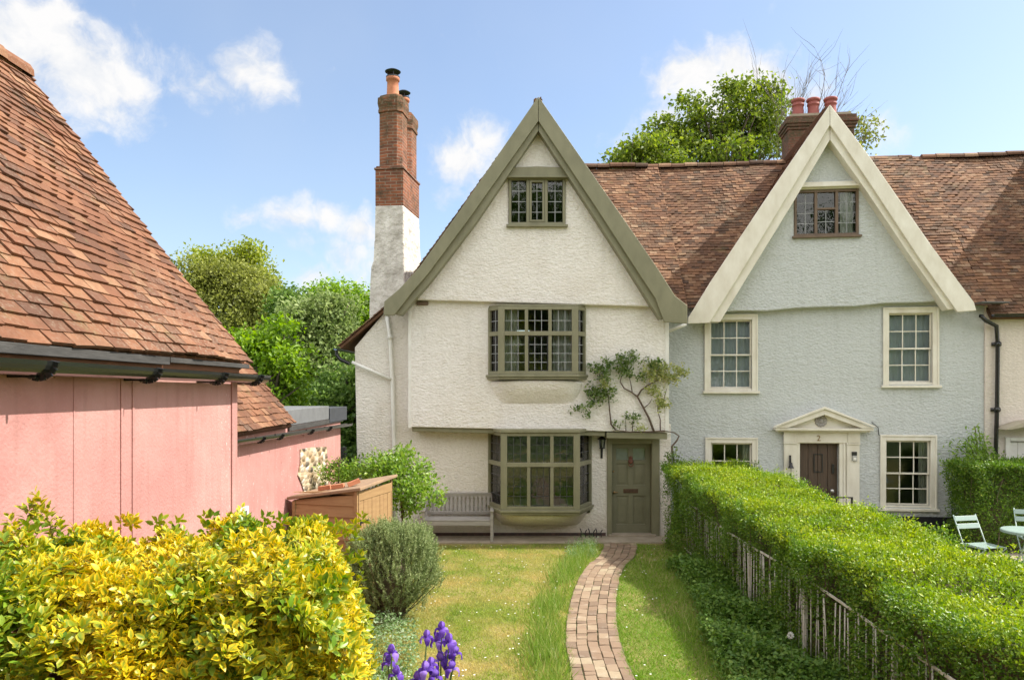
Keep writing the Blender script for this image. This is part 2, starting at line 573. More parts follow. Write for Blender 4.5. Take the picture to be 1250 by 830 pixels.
def lumpy(ells, n=7):
    out = []
    for e in ells:
        out.append((e[0], e[1], e[2], e[3] * .66, e[4] * .66, e[5] * .66))
        for d in rand_dirs(n):
            s = rng.uniform(.22, .5); r_ = rng.uniform(.62, 1.12)
            out.append((e[0] + d[0] * e[3] * r_, e[1] + d[1] * e[4] * r_, e[2] + d[2] * e[5] * r_, e[3] * s, e[4] * s, e[5] * s * .8))
    return out


def tree(name, label, cat, loc, ells, n_clump, per, leaf, spread, mat, bark, trunk_r, trunk_top, group=None, up=.3, shape='diamond', n_limbs=26, inner=.45):
    """ells are in the tree's own coordinates (base at 0)"""
    t = thing(name, label, cat, loc, 0, group)
    C, d = shell_points(lumpy(ells), n_clump, inner)
    k = per
    P = np.repeat(C, k, 0) + rng.normal(size=(n_clump * k, 3)) * spread * np.array([1, 1, .75])
    out = np.repeat(d, k, 0)
    D = unit(out * .5 + rand_dirs(len(P)) + np.array([0, 0, -.1]))
    Nn = unit(out * .6 + rand_dirs(len(P)) * .8 + np.array([0, 0, up]))
    sz = leaf * rng.uniform(.6, 1.35, len(P))
    leaves('crown', P, D, Nn, sz, sz * .62, mat, t, shape)
    m = MB()
    top = Vector(trunk_top)
    wob = [Vector((random.uniform(-.1, .1), random.uniform(-.1, .1), 0)) for _ in range(4)]
    m.tube([Vector((0, 0, -.1))] + [top * f + wob[i] for i, f in enumerate((.25, .5, .75, 1.0))], [trunk_r * 1.25, trunk_r, trunk_r * .85, trunk_r * .7, trunk_r * .5], 9)
    for i in rng.choice(n_clump, min(n_limbs, n_clump), replace=False):
        e = Vector(C[i]); s = top * random.uniform(.55, 1.0)
        mid = s.lerp(e, .5) + Vector((random.uniform(-.2, .2), random.uniform(-.2, .2), random.uniform(.0, .35)))
        m.tube([s, mid, e], [trunk_r * .32, trunk_r * .17, .012], 5)
    m.build('trunk', bark, t, smooth=True)
    return t

# ------------------------------------------------------------------ the materials of this place
M_CREAM = roughcast("cream render", (.84, .81, .76), (.72, .68, .615), (.68, .625, .54))
M_CREAM2 = roughcast("cream lower render", (.83, .79, .725), (.70, .65, .57), (.64, .57, .47))
M_BLUE = roughcast("blue grey render", (.575, .605, .60), (.475, .50, .495), (.45, .475, .45))
M_THIRD = roughcast("off white render", (.72, .65, .58), (.6, .54, .48), (.5, .44, .37), .6)
M_SAGE = plain("sage green paint", (.235, .225, .14), (.175, .168, .10), 4, .5, .3, 26, .004, (1, 1, .5))
M_SAGE_D = plain("sage door paint", (.205, .20, .13), (.165, .16, .10), 4, .4, .1, 30, .003)
M_IVORY = plain("ivory paint", (.77, .745, .655), (.62, .58, .48), 4, .5, .25, 30, .004, (1, 1, .5))
M_WHITE = plain("white paint", (.78, .77, .72), (.68, .66, .60), 5, .5, .1, 40, .002)
M_LIME = plain("flaking white limewash", (.80, .77, .71), (.42, .39, .34), 3.2, .9, 1.0, 7, .06)
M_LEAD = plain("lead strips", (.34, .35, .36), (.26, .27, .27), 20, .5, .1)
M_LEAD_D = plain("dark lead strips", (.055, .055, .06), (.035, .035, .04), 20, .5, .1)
M_IRON = plain("black iron", (.022, .022, .024), (.015, .015, .016), 10, .4, .2, 80, .002)
M_GUTTER = plain("black gutter paint", (.016, .018, .017), (.012, .012, .012), 5, .16, .08, 14, .004)
M_WINFRAME = plain("brown window oak", (.17, .115, .075), (.11, .075, .05), 9, .6, .3, 60, .004, (1, 1, .3))
M_OAKDOOR = plain("dark oak boards", (.10, .064, .04), (.06, .04, .028), 7, .6, .4, 40, .005, (4, 1, .4))
M_GREYWOOD = plain("weathered grey teak", (.40, .375, .34), (.26, .24, .215), 8, .85, .5, 50, .004, (.4, 3, 3))
M_TARWOOD = plain("weathered eaves board", (.065, .062, .058), (.025, .024, .023), 6, .8, .5, 30, .006, (3, .6, 3))
M_RUSTWOOD = plain("rust brown eaves board", (.24, .10, .045), (.16, .065, .03), 6, .7, .3, 30, .004)
M_SHED = plain("ochre stained boards", (.36, .225, .105), (.28, .165, .075), 6, .6, .4, 40, .004, (.5, .5, 4))
M_PINK_IN = plain("dark floor boards", (.10, .07, .05), (.07, .05, .035), 3, .6, 0)
M_CURTAIN = plain("cream curtain cloth", (.62, .60, .54), (.5, .48, .43), 8, .9, .2, 120, .002)
M_VOILE = plain("blue white voile", (.72, .73, .80), (.60, .62, .72), 3, .9, .2, 120, .002, (6, 6, .5))
M_GLASS = glass_mat("old window glass", 1.5)
M_GLASS_LO = glass_mat("wavy bay glass", 1.65, wav=.08)
M_GLASS_U = glass_mat("upper window glass", 1.5)
M_TILE_BARN = tiles_mat("red clay tiles", [(0, (.085, .047, .032)), (.10, (.14, .066, .039)), (.45, (.19, .083, .045)), (.82, (.235, .107, .056)), (1, (.29, .16, .09))], (.36, .32, .24), .3, 1.2)
M_TILE = tiles_mat("old brown clay tiles", [(0, (.075, .05, .036)), (.2, (.13, .072, .045)), (.55, (.185, .094, .054)), (.85, (.245, .13, .07)), (1, (.33, .22, .14))], (.30, .27, .19), .5, .9)
M_BRICK = brick_mat("old red bricks", (.31, .105, .052), (.15, .06, .042), (.30, .25, .19), (.05, .045, .03), .95)
M_BRICK2 = brick_mat("brown chimney bricks", (.20, .075, .05), (.13, .055, .042), (.17, .13, .10), (.05, .045, .04), .6)
M_POT = plain("orange terracotta", (.50, .20, .10), (.40, .15, .075), 5, .75, .2, 40, .004)
M_POT2 = plain("dark red terracotta", (.30, .085, .07), (.24, .07, .06), 5, .7, .2, 40, .004)
M_PLINTH = plain("black tarred plinth", (.018, .018, .022), (.012, .012, .014), 5, .5, .3, 30, .006)
M_MINT = plain("pale mint paint", (.27, .36, .33), (.23, .31, .285), 9, .4, .1, 60, .002)
M_BRASS = plain("aged brass", (.36, .24, .11), (.25, .16, .08), 10, .4, .1, metal=.8)
M_STEEL = plain("worn nickel", (.55, .53, .5), (.4, .39, .37), 10, .3, .1, metal=.9)
M_FENCE = plain("flaking pale iron paint", (.64, .64, .58), (.38, .34, .27), 10, .8, .4, 60, .004)
M_BARK = plain("bark", (.13, .10, .075), (.06, .045, .035), 5, .95, .8, 14, .03, (1, 1, .3))
M_TWIGS = plain("pale bare twigs", (.22, .19, .16), (.15, .13, .11), 12, .9, .2)
M_STEM = plain("brown woody stem", (.14, .095, .065), (.08, .055, .04), 12, .9, .4, 50, .004)
M_CONC = plain("worn grey paving", (.40, .34, .26), (.27, .225, .165), 3, .9, .5, 30, .008)
M_FELT = plain("grey roofing felt", (.15, .155, .16), (.11, .115, .12), 5, .95, .4, 80, .005)
M_FELT_D = plain("dark grey board", (.04, .045, .055), (.03, .034, .04), 5, .8, .2)
M_BLACKHOLE = plain("painted attic dark", (.03, .028, .025), None, 3, .9, 0)  # near black, stands in for the unlit attic


def pink_wall():
    m, N, L, b = newmat("pink limewash")
    v = coords(N, L)
    f = noise(N, L, v, 1.4, 6, .6)
    col = ramp(N, L, f, [(.25, (.37, .17, .155)), (.5, (.43, .22, .20)), (.75, (.475, .265, .24))])
    drip = noise(N, L, coords(N, L, (1, 5, .35)), 2.6, 5, .6)
    col = mixc(N, L, rng_map(N, L, drip, .5, .76, 0, .6), col, (.31, .155, .135))
    grime = noise(N, L, v, .7, 6, .7)
    col = mixc(N, L, rng_map(N, L, grime, .5, .75, 0, .4), col, (.50, .31, .28))
    # flaked paint near the far corner
    t = N.new('ShaderNodeTexCoord'); se = N.new('ShaderNodeSeparateXYZ'); L.new(t.outputs['Object'], se.inputs[0])
    chips = noise(N, L, coords(N, L, (1, 2.4, 1)), 24, 4, .7)
    lines = noise(N, L, coords(N, L, (.2, 9, .1)), 1.6, 2)
    zone = rng_map(N, L, se.outputs['Y'], 5.0, 5.8)
    a = N.new('ShaderNodeMath'); a.operation = 'MULTIPLY'; L.new(rng_map(N, L, chips, .60, .66), a.inputs[0]); L.new(rng_map(N, L, lines, .52, .60), a.inputs[1])
    a2 = N.new('ShaderNodeMath'); a2.operation = 'MULTIPLY'; L.new(a.outputs[0], a2.inputs[0]); L.new(zone, a2.inputs[1])
    col = mixc(N, L, a2.outputs[0], col, (.70, .62, .58))
    # scattered rusty nicks
    nick = noise(N, L, v, 17, 2, .5)
    col = mixc(N, L, rng_map(N, L, nick, .76, .79, 0, .8), col, (.25, .11, .08))
    L.new(col, b.inputs['Base Color']); b.inputs['Roughness'].default_value = .75; b.inputs['Specular IOR Level'].default_value = .3
    h = N.new('ShaderNodeMath'); h.operation = 'MULTIPLY_ADD'; h.inputs[1].default_value = .5
    L.new(noise(N, L, v, 55, 4), h.inputs[0]); L.new(noise(N, L, v, 3.5, 4), h.inputs[2])
    bump(N, L, b, h.outputs[0], .5, .02)
    return m


def flint_mat():
    m, N, L, b = newmat("flint rubble")
    v = coords(N, L, (1, .45, 1))
    w = N.new('ShaderNodeVectorMath'); w.operation = 'ADD'
    n = N.new('ShaderNodeTexNoise'); n.inputs['Scale'].default_value = 9; L.new(v, n.inputs['Vector'])
    s = N.new('ShaderNodeVectorMath'); s.operation = 'SCALE'; s.inputs['Scale'].default_value = .05; L.new(n.outputs['Color'], s.inputs[0])
    L.new(v, w.inputs[0]); L.new(s.outputs[0], w.inputs[1])
    vo = N.new('ShaderNodeTexVoronoi'); vo.inputs['Scale'].default_value = 11; L.new(w.outputs[0], vo.inputs['Vector'])
    sc = N.new('ShaderNodeSeparateColor'); L.new(vo.outputs['Color'], sc.inputs[0])
    col = ramp(N, L, sc.outputs[0], [(0, (.08, .07, .06)), (.35, (.28, .19, .10)), (.7, (.42, .35, .25)), (1, (.55, .52, .46))])
    e = rng_map(N, L, vo.outputs['Distance'], .45, .75)
    col = mixc(N, L, e, col, (.48, .37, .24))
    L.new(col, b.inputs['Base Color']); b.inputs['Roughness'].default_value = .7
    inv = N.new('ShaderNodeMath'); inv.operation = 'SUBTRACT'; inv.inputs[0].default_value = 1; L.new(vo.outputs['Distance'], inv.inputs[1])
    bump(N, L, b, inv.outputs[0], 1.0, .05)
    return m


def lawn_soil():
    m, N, L, b = newmat("lawn ground")
    v = coords(N, L, world=True)
    f = noise(N, L, v, .8, 5, .6); g = noise(N, L, v, 30, 5, .7)
    col = ramp(N, L, f, [(.35, (.13, .17, .03)), (.6, (.30, .25, .10))])
    col = mixc(N, L, rng_map(N, L, g, .35, .7, 0, .6), col, (.12, .11, .04))
    L.new(col, b.inputs['Base Color']); b.inputs['Roughness'].default_value = 1; b.inputs['Specular IOR Level'].default_value = .1
    bump(N, L, b, g, .6, .02)
    return m


def path_mat():
    m, N, L, b = newmat("path bricks")
    v = coords(N, L, world=True)
    col = ramp(N, L, island(N), [(0, (.17, .12, .085)), (.3, (.22, .15, .10)), (.65, (.255, .18, .122)), (.88, (.29, .215, .145)), (1, (.335, .275, .185))])
    f = noise(N, L, v, 18, 6, .7)
    col = mixc(N, L, rng_map(N, L, f, .4, .75, 0, .5), col, (.22, .17, .13))
    f2 = noise(N, L, v, 6, 4, .7)
    col = mixc(N, L, rng_map(N, L, f2, .55, .8, 0, .4), col, (.46, .41, .34))
    L.new(col, b.inputs['Base Color']); b.inputs['Roughness'].default_value = .9; b.inputs['Specular IOR Level'].default_value = .2
    bump(N, L, b, noise(N, L, v, 60, 5, .7), .5, .006)
    return m


M_PINK = pink_wall(); M_FLINT = flint_mat(); M_SOIL = lawn_soil(); M_PATH = path_mat()
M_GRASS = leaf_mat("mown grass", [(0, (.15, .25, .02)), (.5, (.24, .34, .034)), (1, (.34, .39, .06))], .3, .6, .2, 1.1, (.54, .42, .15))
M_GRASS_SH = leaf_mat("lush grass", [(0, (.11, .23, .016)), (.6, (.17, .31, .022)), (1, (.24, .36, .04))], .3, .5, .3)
M_LONGGRASS = leaf_mat("long grass", [(0, (.12, .22, .03)), (.5, (.19, .31, .045)), (.85, (.26, .33, .075)), (1, (.48, .43, .20))], .35, .5, .3)
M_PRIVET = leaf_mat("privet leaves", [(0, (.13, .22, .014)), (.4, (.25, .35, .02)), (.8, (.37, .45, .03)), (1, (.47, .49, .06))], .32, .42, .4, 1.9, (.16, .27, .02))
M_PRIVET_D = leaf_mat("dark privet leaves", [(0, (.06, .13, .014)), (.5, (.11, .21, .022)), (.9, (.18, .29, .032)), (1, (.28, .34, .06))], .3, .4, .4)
M_EUO = leaf_mat("variegated leaves", [(0, (.08, .17, .015)), (.6, (.14, .26, .02)), (1, (.24, .35, .03))], .25, .38, .4, attr='vary', attr_col=(.93, .61, .012))
M_ROSEM = leaf_mat("rosemary needles", [(0, (.13, .19, .06)), (.5, (.23, .30, .11)), (1, (.38, .43, .21))], .15, .6, .3)
M_TREE_OLIVE = leaf_mat("olive tree leaves", [(0, (.13, .15, .03)), (.5, (.21, .235, .05)), (1, (.32, .34, .08))], .35, .5, .3)
M_TREE_YEL = leaf_mat("yellow green tree leaves", [(0, (.15, .20, .02)), (.5, (.25, .30, .035)), (1, (.36, .39, .06))], .4, .5, .3)
M_TREE_ASH = leaf_mat("ash leaves", [(0, (.08, .13, .016)), (.5, (.15, .21, .025)), (1, (.26, .31, .045))], .4, .5, .3)
M_TREE_MID = leaf_mat("mid green leaves", [(0, (.08, .15, .03)), (.5, (.13, .22, .042)), (1, (.20, .29, .065))], .35, .5, .3)
M_TREE_BRIGHT = leaf_mat("bright green leaves", [(0, (.12, .22, .016)), (.5, (.19, .32, .024)), (1, (.28, .41, .04))], .4, .45, .35)
M_TREE_GREY = leaf_mat("grey green leaves", [(0, (.14, .20, .06)), (.5, (.21, .28, .09)), (1, (.31, .37, .14))], .35, .55, .3)
M_TREE_DARK = leaf_mat("dark leaves", [(0, (.035, .075, .015)), (.5, (.06, .125, .024)), (1, (.11, .18, .036))], .3, .4, .4)
M_CLIMB = leaf_mat("climber leaves", [(0, (.11, .21, .025)), (.5, (.19, .32, .04)), (1, (.30, .41, .07))], .35, .4, .4)
M_ROSE = leaf_mat("rose leaves", [(0, (.07, .13, .03)), (.6, (.14, .21, .055)), (1, (.26, .33, .10))], .3, .45, .4)
M_ROSE_Y = leaf_mat("young rose leaves", [(0, (.24, .30, .09)), (.6, (.40, .43, .15)), (1, (.58, .55, .28))], .35, .45, .4)
M_NETTLE = leaf_mat("nettle leaves", [(0, (.07, .15, .025)), (.5, (.12, .22, .035)), (1, (.19, .29, .05))], .3, .5, .35)
M_BORDER = leaf_mat("border leaves", [(0, (.11, .21, .07)), (.5, (.18, .29, .11)), (1, (.34, .42, .28))], .3, .5, .3)
M_IRISLEAF = leaf_mat("iris leaves", [(0, (.10, .17, .06)), (1, (.16, .24, .09))], .3, .4, .4)
M_PETAL = leaf_mat("violet petals", [(0, (.09, .035, .30)), (.5, (.17, .08, .46)), (1, (.34, .22, .66))], .3, .6, .2)
M_DAISY = plain("white petals", (.8, .8, .76), (.7, .7, .66), 9, .7, 0)
M_TWIG = plain("hedge twigs", (.15, .115, .075), (.07, .055, .035), 14, .95, .6, 20, .02)

# ------------------------------------------------------------------ ground and paths
def sheet(name, pts, z, mat):
    m = MB(); m.add([(x, y, z) for x, y in pts], [tuple(range(len(pts)))])
    return tag(m.build(name, mat), kind='structure')


def plain_ground():
    m, N, L, b = newmat("far grassland")
    v = coords(N, L, world=True)
    L.new(ramp(N, L, noise(N, L, v, .15, 6, .6), [(.35, (.06, .10, .025)), (.65, (.11, .15, .04))]), b.inputs['Base Color'])
    b.inputs['Roughness'].default_value = 1
    return m


sheet("ground", [(-900, -900), (900, -900), (900, 900), (-900, 900)], -.03, plain_ground())
sheet("lawn", [(-3.6, -3), (3.4, -3), (3.4, 16.2), (-3.6, 16.2)], 0.0, M_SOIL)
sheet("garden_lawn", [(3.4, -3), (14, -3), (14, 16.6), (3.4, 16.6)], -.006, M_SOIL)
_pv = MB(); _pv.box(-2.6, 3.35, 15.3, 16.25, -.05, .035)
tag(_pv.build("paving", M_CONC, bevel=.008), kind='structure')
_pt = MB(); _pt.box(6.6, 12.5, 11.4, 15.3, -.05, .12)
tag(_pt.build("patio", M_CONC, bevel=.008), kind='structure')

PL = [(830, 693, 765), (787, 690, 759), (759, 688, 752), (732, 695, 750), (706, 706, 756), (690, 718, 765), (681, 727, 772), (667, 738, 790)]
PATH_C = []
for y_, l_, r_ in PL:
    Y = FPX * EYE / (y_ - HY); a = (l_ - CX) / FPX * Y; b_ = (r_ - CX) / FPX * Y
    PATH_C.append((Y, (a + b_) / 2))
PATH_C.insert(0, (4.5, PATH_C[0][1] + .2))


def path_x(Y):
    ys = [p[0] for p in PATH_C]; xs = [p[1] for p in PATH_C]
    return float(np.interp(Y, ys, np.convolve(np.pad(xs, 1, 'edge'), [.25, .5, .25], 'valid')))


def make_path():
    m = MB()
    w = .132; n = 5
    for c in range(n):
        off = (c - (n - 1) / 2) * (w + .006)
        Y = 4.6 + random.random() * .2
        while Y < 15.1:
            ln = .215 if random.random() < .8 else .105
            y0, y1 = Y, Y + ln - .008
            x0 = path_x(y0) + off; x1 = path_x(y1) + off
            j = random.uniform(-.006, .006); zt = .022 + random.uniform(-.005, .006); tl = random.uniform(-.004, .004)
            h = w / 2 - .002
            vs = [(x0 - h + j, y0, -.06), (x0 + h + j, y0, -.06), (x1 + h + j, y1, -.06), (x1 - h + j, y1, -.06),
                  (x0 - h + j, y0, zt - tl), (x0 + h + j, y0, zt + tl), (x1 + h + j, y1, zt + tl), (x1 - h + j, y1, zt - tl)]
            m.add(vs, [(0, 3, 2, 1), (4, 5, 6, 7), (0, 1, 5, 4), (1, 2, 6, 5), (2, 3, 7, 6), (3, 0, 4, 7)])
            Y += ln
    tag(m.build("path", M_PATH, bevel=.006), kind='structure')
    b = MB(); ys = np.linspace(4.5, 15.1, 40)
    for i in range(39):
        a, c = ys[i], ys[i + 1]
        b.add([(path_x(a) - .36, a, .004), (path_x(a) + .36, a, .004), (path_x(c) + .36, c, .004), (path_x(c) - .36, c, .004)], [(0, 1, 2, 3)])
    tag(b.build("path_bed", plain("sandy joints", (.13, .12, .06), (.06, .08, .03), 9, 1, .5, 60, .006)), kind='structure')


make_path()


# ------------------------------------------------------------------ roofs
def tile_roof(m, O, U, V, w, h, gauge=.1, tw=.165, jit=1.0, sag=None, keep=None, thick=.013):
    O, U, V = Vector(O), Vector(U).normalized(), Vector(V).normalized()
    Nn = U.cross(V)
    if Nn.z < 0: Nn = -Nn
    rows = int(h / gauge)
    for j in range(rows):
        v0 = j * gauge; v1 = v0 + gauge + .035
        off = (tw / 2 if j % 2 else 0) + random.uniform(-.012, .012)
        n = int(w / tw) + 2
        ph = random.uniform(0, 6.28)
        row_dip = random.uniform(-.005, .005) * jit
        for i in range(-1, n):
            u0 = max(0, i * tw + off); u1 = min(w, (i + 1) * tw + off - .003)
            if u1 - u0 < .02: continue
            if keep and not keep((u0 + u1) / 2, v0 + gauge / 2): continue
            s0 = sag((u0 + u1) / 2, v0) if sag else 0
            d = random.gauss(0, .0038) * jit + .006 * jit * math.sin(u0 * 1.3 + ph); e = random.gauss(0, .002) * jit; lift = max(.0, random.gauss(.008, .004 * jit)); t = random.gauss(0, .002) * jit
            a = O + U * u0 + V * (v0 + d + row_dip + e); b = O + U * u1 + V * (v0 + d + row_dip - e)
            c = O + U * u1 + V * v1; dd = O + U * u0 + V * v1
            lo = lift + thick
            mid0 = O + U * (u0 + u1) / 2
            top = [a + Nn * (lo + s0 + t), b + Nn * (lo + s0 - t), c + Nn * (s0 + .004), dd + Nn * (s0 + .004)]
            bot = [a + Nn * (s0 + lift * .6 + t - .004), b + Nn * (s0 + lift * .6 - t - .004), c + Nn * (s0 - .012), dd + Nn * (s0 - .012)]
            m.add(top + bot, [(0, 1, 2, 3), (0, 4, 5, 1), (1, 5, 6, 2), (3, 2, 6, 7), (0, 3, 7, 4), (4, 7, 6, 5)])
    return m


def ridge_tiles(m, P, Q, r=.10, ln=.33, wob=.012):
    P, Q = Vector(P), Vector(Q); d = Q - P; n = max(1, int(d.length / ln)); d.normalize()
    a = d.cross(Vector((0, 0, 1))).normalized(); up = a.cross(d).normalized()
    if up.z < 0: up = -up
    for i in range(n):
        p = P + d * (i * ln + .004); q = P + d * ((i + 1) * ln - .006)
        dz = Vector((0, 0, random.uniform(-wob, wob)))
        vs = []
        for c, rr in ((p, r * 1.04), (q, r * .98)):
            for k in range(8):
                t = math.pi * (k / 7) * 1.1 - .05 * math.pi
                vs.append(c + dz + a * rr * math.cos(t) + up * rr * math.sin(t) - up * .045)
        fs = [(k, k + 1, 8 + k + 1, 8 + k) for k in range(7)] + [tuple(range(7, -1, -1)), tuple(range(8, 16))]
        m.add(vs, fs)


def half_gutter(m, P, Q, r=.055, out=Vector((1, 0, 0)), th=.006):
    """half round gutter with an outer and inner skin"""
    P, Q = Vector(P), Vector(Q); d = (Q - P).normalized(); a = out.normalized(); up = Vector((0, 0, 1))
    vs = []; k = 11
    for c in (P, Q):
        for rr in (r, r - th):
            for i in range(k):
                t = math.pi + math.pi * i / (k - 1)
                vs.append(c + a * rr * math.cos(t) + up * rr * math.sin(t))
    fs = []
    for i in range(k - 1):
        fs += [(i, i + 1, 2 * k + i + 1, 2 * k + i), (k + i, 3 * k + i, 3 * k + i + 1, k + i + 1)]
        fs += [(i, k + i, k + i + 1, i + 1), (2 * k + i, 2 * k + i + 1, 3 * k + i + 1, 3 * k + i)]
    fs += [(0, 2 * k, 3 * k, k), (k - 1, 2 * k - 1, 4 * k - 1, 3 * k - 1)]
    m.add(vs, fs)


# ------------------------------------------------------------------ windows
def leaded(Mx, u0, u1, z0, z1, nx, nz, frame, lead, glass, casement=None, dg=.03, bar=.009):
    """one light: glass pane and lead lattice in the plane y = dg of the matrix Mx"""
    for mb in (frame, lead, glass): mb.m = Mx
    glass.box(u0 - .004, u1 + .004, dg, dg + .004, z0 - .004, z1 + .004)
    for i in range(1, nx):
        x = u0 + (u1 - u0) * i / nx
        lead.box(x - bar / 2, x + bar / 2, dg - .005, dg + .0085, z0, z1)
    for i in range(1, nz):
        z = z0 + (z1 - z0) * i / nz
        lead.box(u0, u1, dg - .0065, dg + .01, z - bar / 2, z + bar / 2)
    if casement is not None:
        casement.m = Mx
        t = .022
        casement.box(u0, u0 + t, dg - .02, dg - .007, z0, z1); casement.box(u1 - t, u1, dg - .02, dg - .007, z0, z1)
        casement.box(u0 + t, u1 - t, dg - .02, dg - .007, z0, z0 + t); casement.box(u0 + t, u1 - t, dg - .02, dg - .007, z1 - t, z1)


def curtain(u0, u1, z0, z1, d, mat, parent, waves=5, amp=.025, Mx=None):
    n = int(waves * 8); vs = []; fs = []
    for i in range(n + 1):
        u = u0 + (u1 - u0) * i / n; y = d + amp * math.sin(i / 8 * 2 * math.pi) + random.uniform(-.003, .003)
        vs += [(u, y, z0), (u + random.uniform(-.004, .004), y * 1.0, z1)]
    for i in range(n): fs.append((2 * i, 2 * i + 2, 2 * i + 3, 2 * i + 1))
    for i in range(n + 1): vs += [(vs[2 * i][0], vs[2 * i][1] + .006, z0), (vs[2 * i + 1][0], vs[2 * i + 1][1] + .006, z1)]
    b = 2 * (n + 1)
    for i in range(n): fs.append((b + 2 * i, b + 2 * i + 1, b + 2 * i + 3, b + 2 * i + 2))
    m = MB(Mx); m.add(vs, fs)
    return m.build('curtain', mat, parent, smooth=True)

# ================================================================== cream cottage
C = Frame((0.535, 15.95, 0), 0.0)


def build_cottage():
    h = thing("cottage", "cream rendered cottage with steep green edged gable, jettied upper floor and two leaded bay windows", "house", C.o, C.rz)
    A = C.at
    # ---- lower wall with the low lean-to on its left
    uL0, _ = A(440, 640, 0); uL, zL = A(433, 424, 0); _, zT = A(467, 384, 0); uT, _ = A(467, 384, 0); uM, _ = A(508, 500, 0); uR, _ = A(819, 600, .0)
    b0, bz0 = A(598, 626, 0); b1, bz1 = A(720, 531, 0)
    d0, _ = A(745, 650, 0); d1, _ = A(797, 650, 0); dz = A(770, 540, 0)[1]
    m = MB()
    outline = [(uL0, 0), (d0, 0), (d0, dz), (d1, dz), (d1, 0), (uR, 0), (uR, 2.45), (uM, 2.45), (uM, 4.98), (uT, zT), (uL, zL), ((uL + uL0) / 2 - .02, 2.0)]
    m.slab([outline, rect(b0, b1, bz0, bz1)], 0, .32)
    m.build("wall", M_CREAM2, h, bevel=.012)
    m = MB()
    m.box(uL0 + .02, uL0 + .3, .32, 4.4, 0, 3.9); m.box(uR - .3, uR, .32, 6.4, 0, 4.9); m.box(uL0 + .02, uR, 6.4, 6.7, 0, 4.9); m.box(-2.65, -2.4, .33, 6.4, 3.9, 4.95)
    tag(m.build("rear_wall", M_CREAM2, h), "plain cream side and rear walls")
    m = MB(); m.box(uL0 + .3, uR - .3, .33, 6.39, 2.46, 2.6); m.box(-2.4, uR - .3, .0, 6.39, 4.98, 5.08); m.box(uL0 + .3, uR - .3, .33, 6.39, .0, .05)
    m.build("floor", M_PINK_IN, h)
    # ---- upper, jettied wall
    du = -.45
    l, zb = A(499, 521, du); r, zb2 = A(816, 528, du)
    o0, oz0 = A(604, 458, du); o1, oz1 = A(708, 376, du)
    m = MB(); m.slab([[(l + .015, zb), (r - .02, zb2), (r, 5.06), (l, 5.06)], rect(o0, o1, oz0, oz1)], du, .0)
    m.build("upper_wall", M_CREAM, h, bevel=.018)
    for a_, b_ in ((l - .012, l + .05), (r - .075, r + .008)):
        m = MB(); m.box(a_, b_, du - .012, du + .05, zb - .02 if a_ < 0 else zb2, 4.9); m.build("corner_board", M_WHITE, h, bevel=.006)
    m = MB()
    m.bar((l + .06, -.22, zb - .045), (r - 1.32, -.22, zb2 - .03), .34, .10)
    m.bar((r - 1.30, -.27, zb2 - .055), (r - .02, -.27, zb2 - .075), .34, .13)
    m.build("jetty_beam", M_SAGE, h, bevel=.012)
    # ---- gable
    dg = -.6
    gl, gz = A(508, 366, dg); gr, gz2 = A(800, 374.5, dg); gt = A(657, 128, dg)
    w0, wz0 = A(621, 275, dg); w1, wz1 = A(690, 217, dg)
    gpts = [(gl, gz), (gr, gz2)] + [(gr + .06, gz2 + .12)] + [gt] + [(gl - .06, gz + .12)]
    m = MB(); m.slab([gpts, rect(w0, w1, wz0, wz1)], dg, -.3)
    m.build("gable_wall", M_CREAM, h, bevel=.02)
    apx, apz = A(657, 118, -.9)
    # bargeboards, with the moulding behind and the bell-cast feet
    db = -.9
    def P(pts, d): return [A(x, y, d) for x, y in pts]
    m = MB(); m.prism(P([(657, 118), (657, 148), (572, 268), (522, 335), (503, 357), (481, 385), (468, 385), (469, 368), (487, 353), (512, 326), (560, 259)], db), db, db + .07)
    m.build("bargeboard", M_SAGE, h, bevel=.01)
    m = MB(); m.prism(P([(657.4, 118), (657.4, 148), (730, 257), (780, 334), (800, 364), (811, 393), (839, 395), (839, 373), (824, 361), (805, 331), (770, 280)], db), db, db + .07)
    m.build("bargeboard", M_SAGE, h, bevel=.01)
    d2 = db + .071
    m = MB(); m.prism(P([(657, 140), (657, 160), (580, 273), (528, 341), (508, 364), (490, 385), (478, 382), (500, 354), (518, 333), (566, 267)], d2), d2, dg + .02)
    m.build("verge_moulding", M_SAGE, h, bevel=.008)
    m = MB(); m.prism(P([(657.4, 140), (657.4, 160), (725, 264), (774, 340), (794, 372), (806, 390), (815, 388), (803, 362), (783, 332), (734, 255)], d2), d2, dg + .02)
    m.build("verge_moulding", M_SAGE, h, bevel=.008)
    m = MB(); q0, qz0 = A(617, 215.5, dg - .1); q1, qz1 = A(697, 205, dg - .1)
    m.prism([(q0, qz0), (q1, qz0), (q1 - .05, qz1), ((q0 + q1) / 2, qz1 + .025), (q0 + .05, qz1)], dg - .12, dg - .001)
    m.box(q0 + .03, q1 - .03, dg - .15, dg - .001, qz0 - .035, qz0 - .001)
    m.build("collar_beam", M_SAGE, h, bevel=.008)
    m = MB(); cx, cz = A(516, 371, du - .02)
    tag(None or m.box(cx - .13, cx + .12, du - .05, du - .002, cz - .03, cz + .05).build("carved_block", M_WINFRAME, h, bevel=.02), "small carved brown block under the gable")
    m = MB(); m.prism([(-2.3, 5.0), (2.3, 5.0), (apx, apz - .5)], 1.2, 1.25); m.build("attic_blackout", M_BLACKHOLE, h)  # added dark screen, blocks sky light seen through the open attic
    # ---- three-light window of the gable
    fr, le, gs = MB(), MB(), MB()
    I4 = Matrix.Translation((0, dg, 0)); fr.m = I4
    t = .055
    fr.box(w0, w0 + t, -.035, .06, wz0, wz1); fr.box(w1 - t, w1, -.035, .06, wz0, wz1)
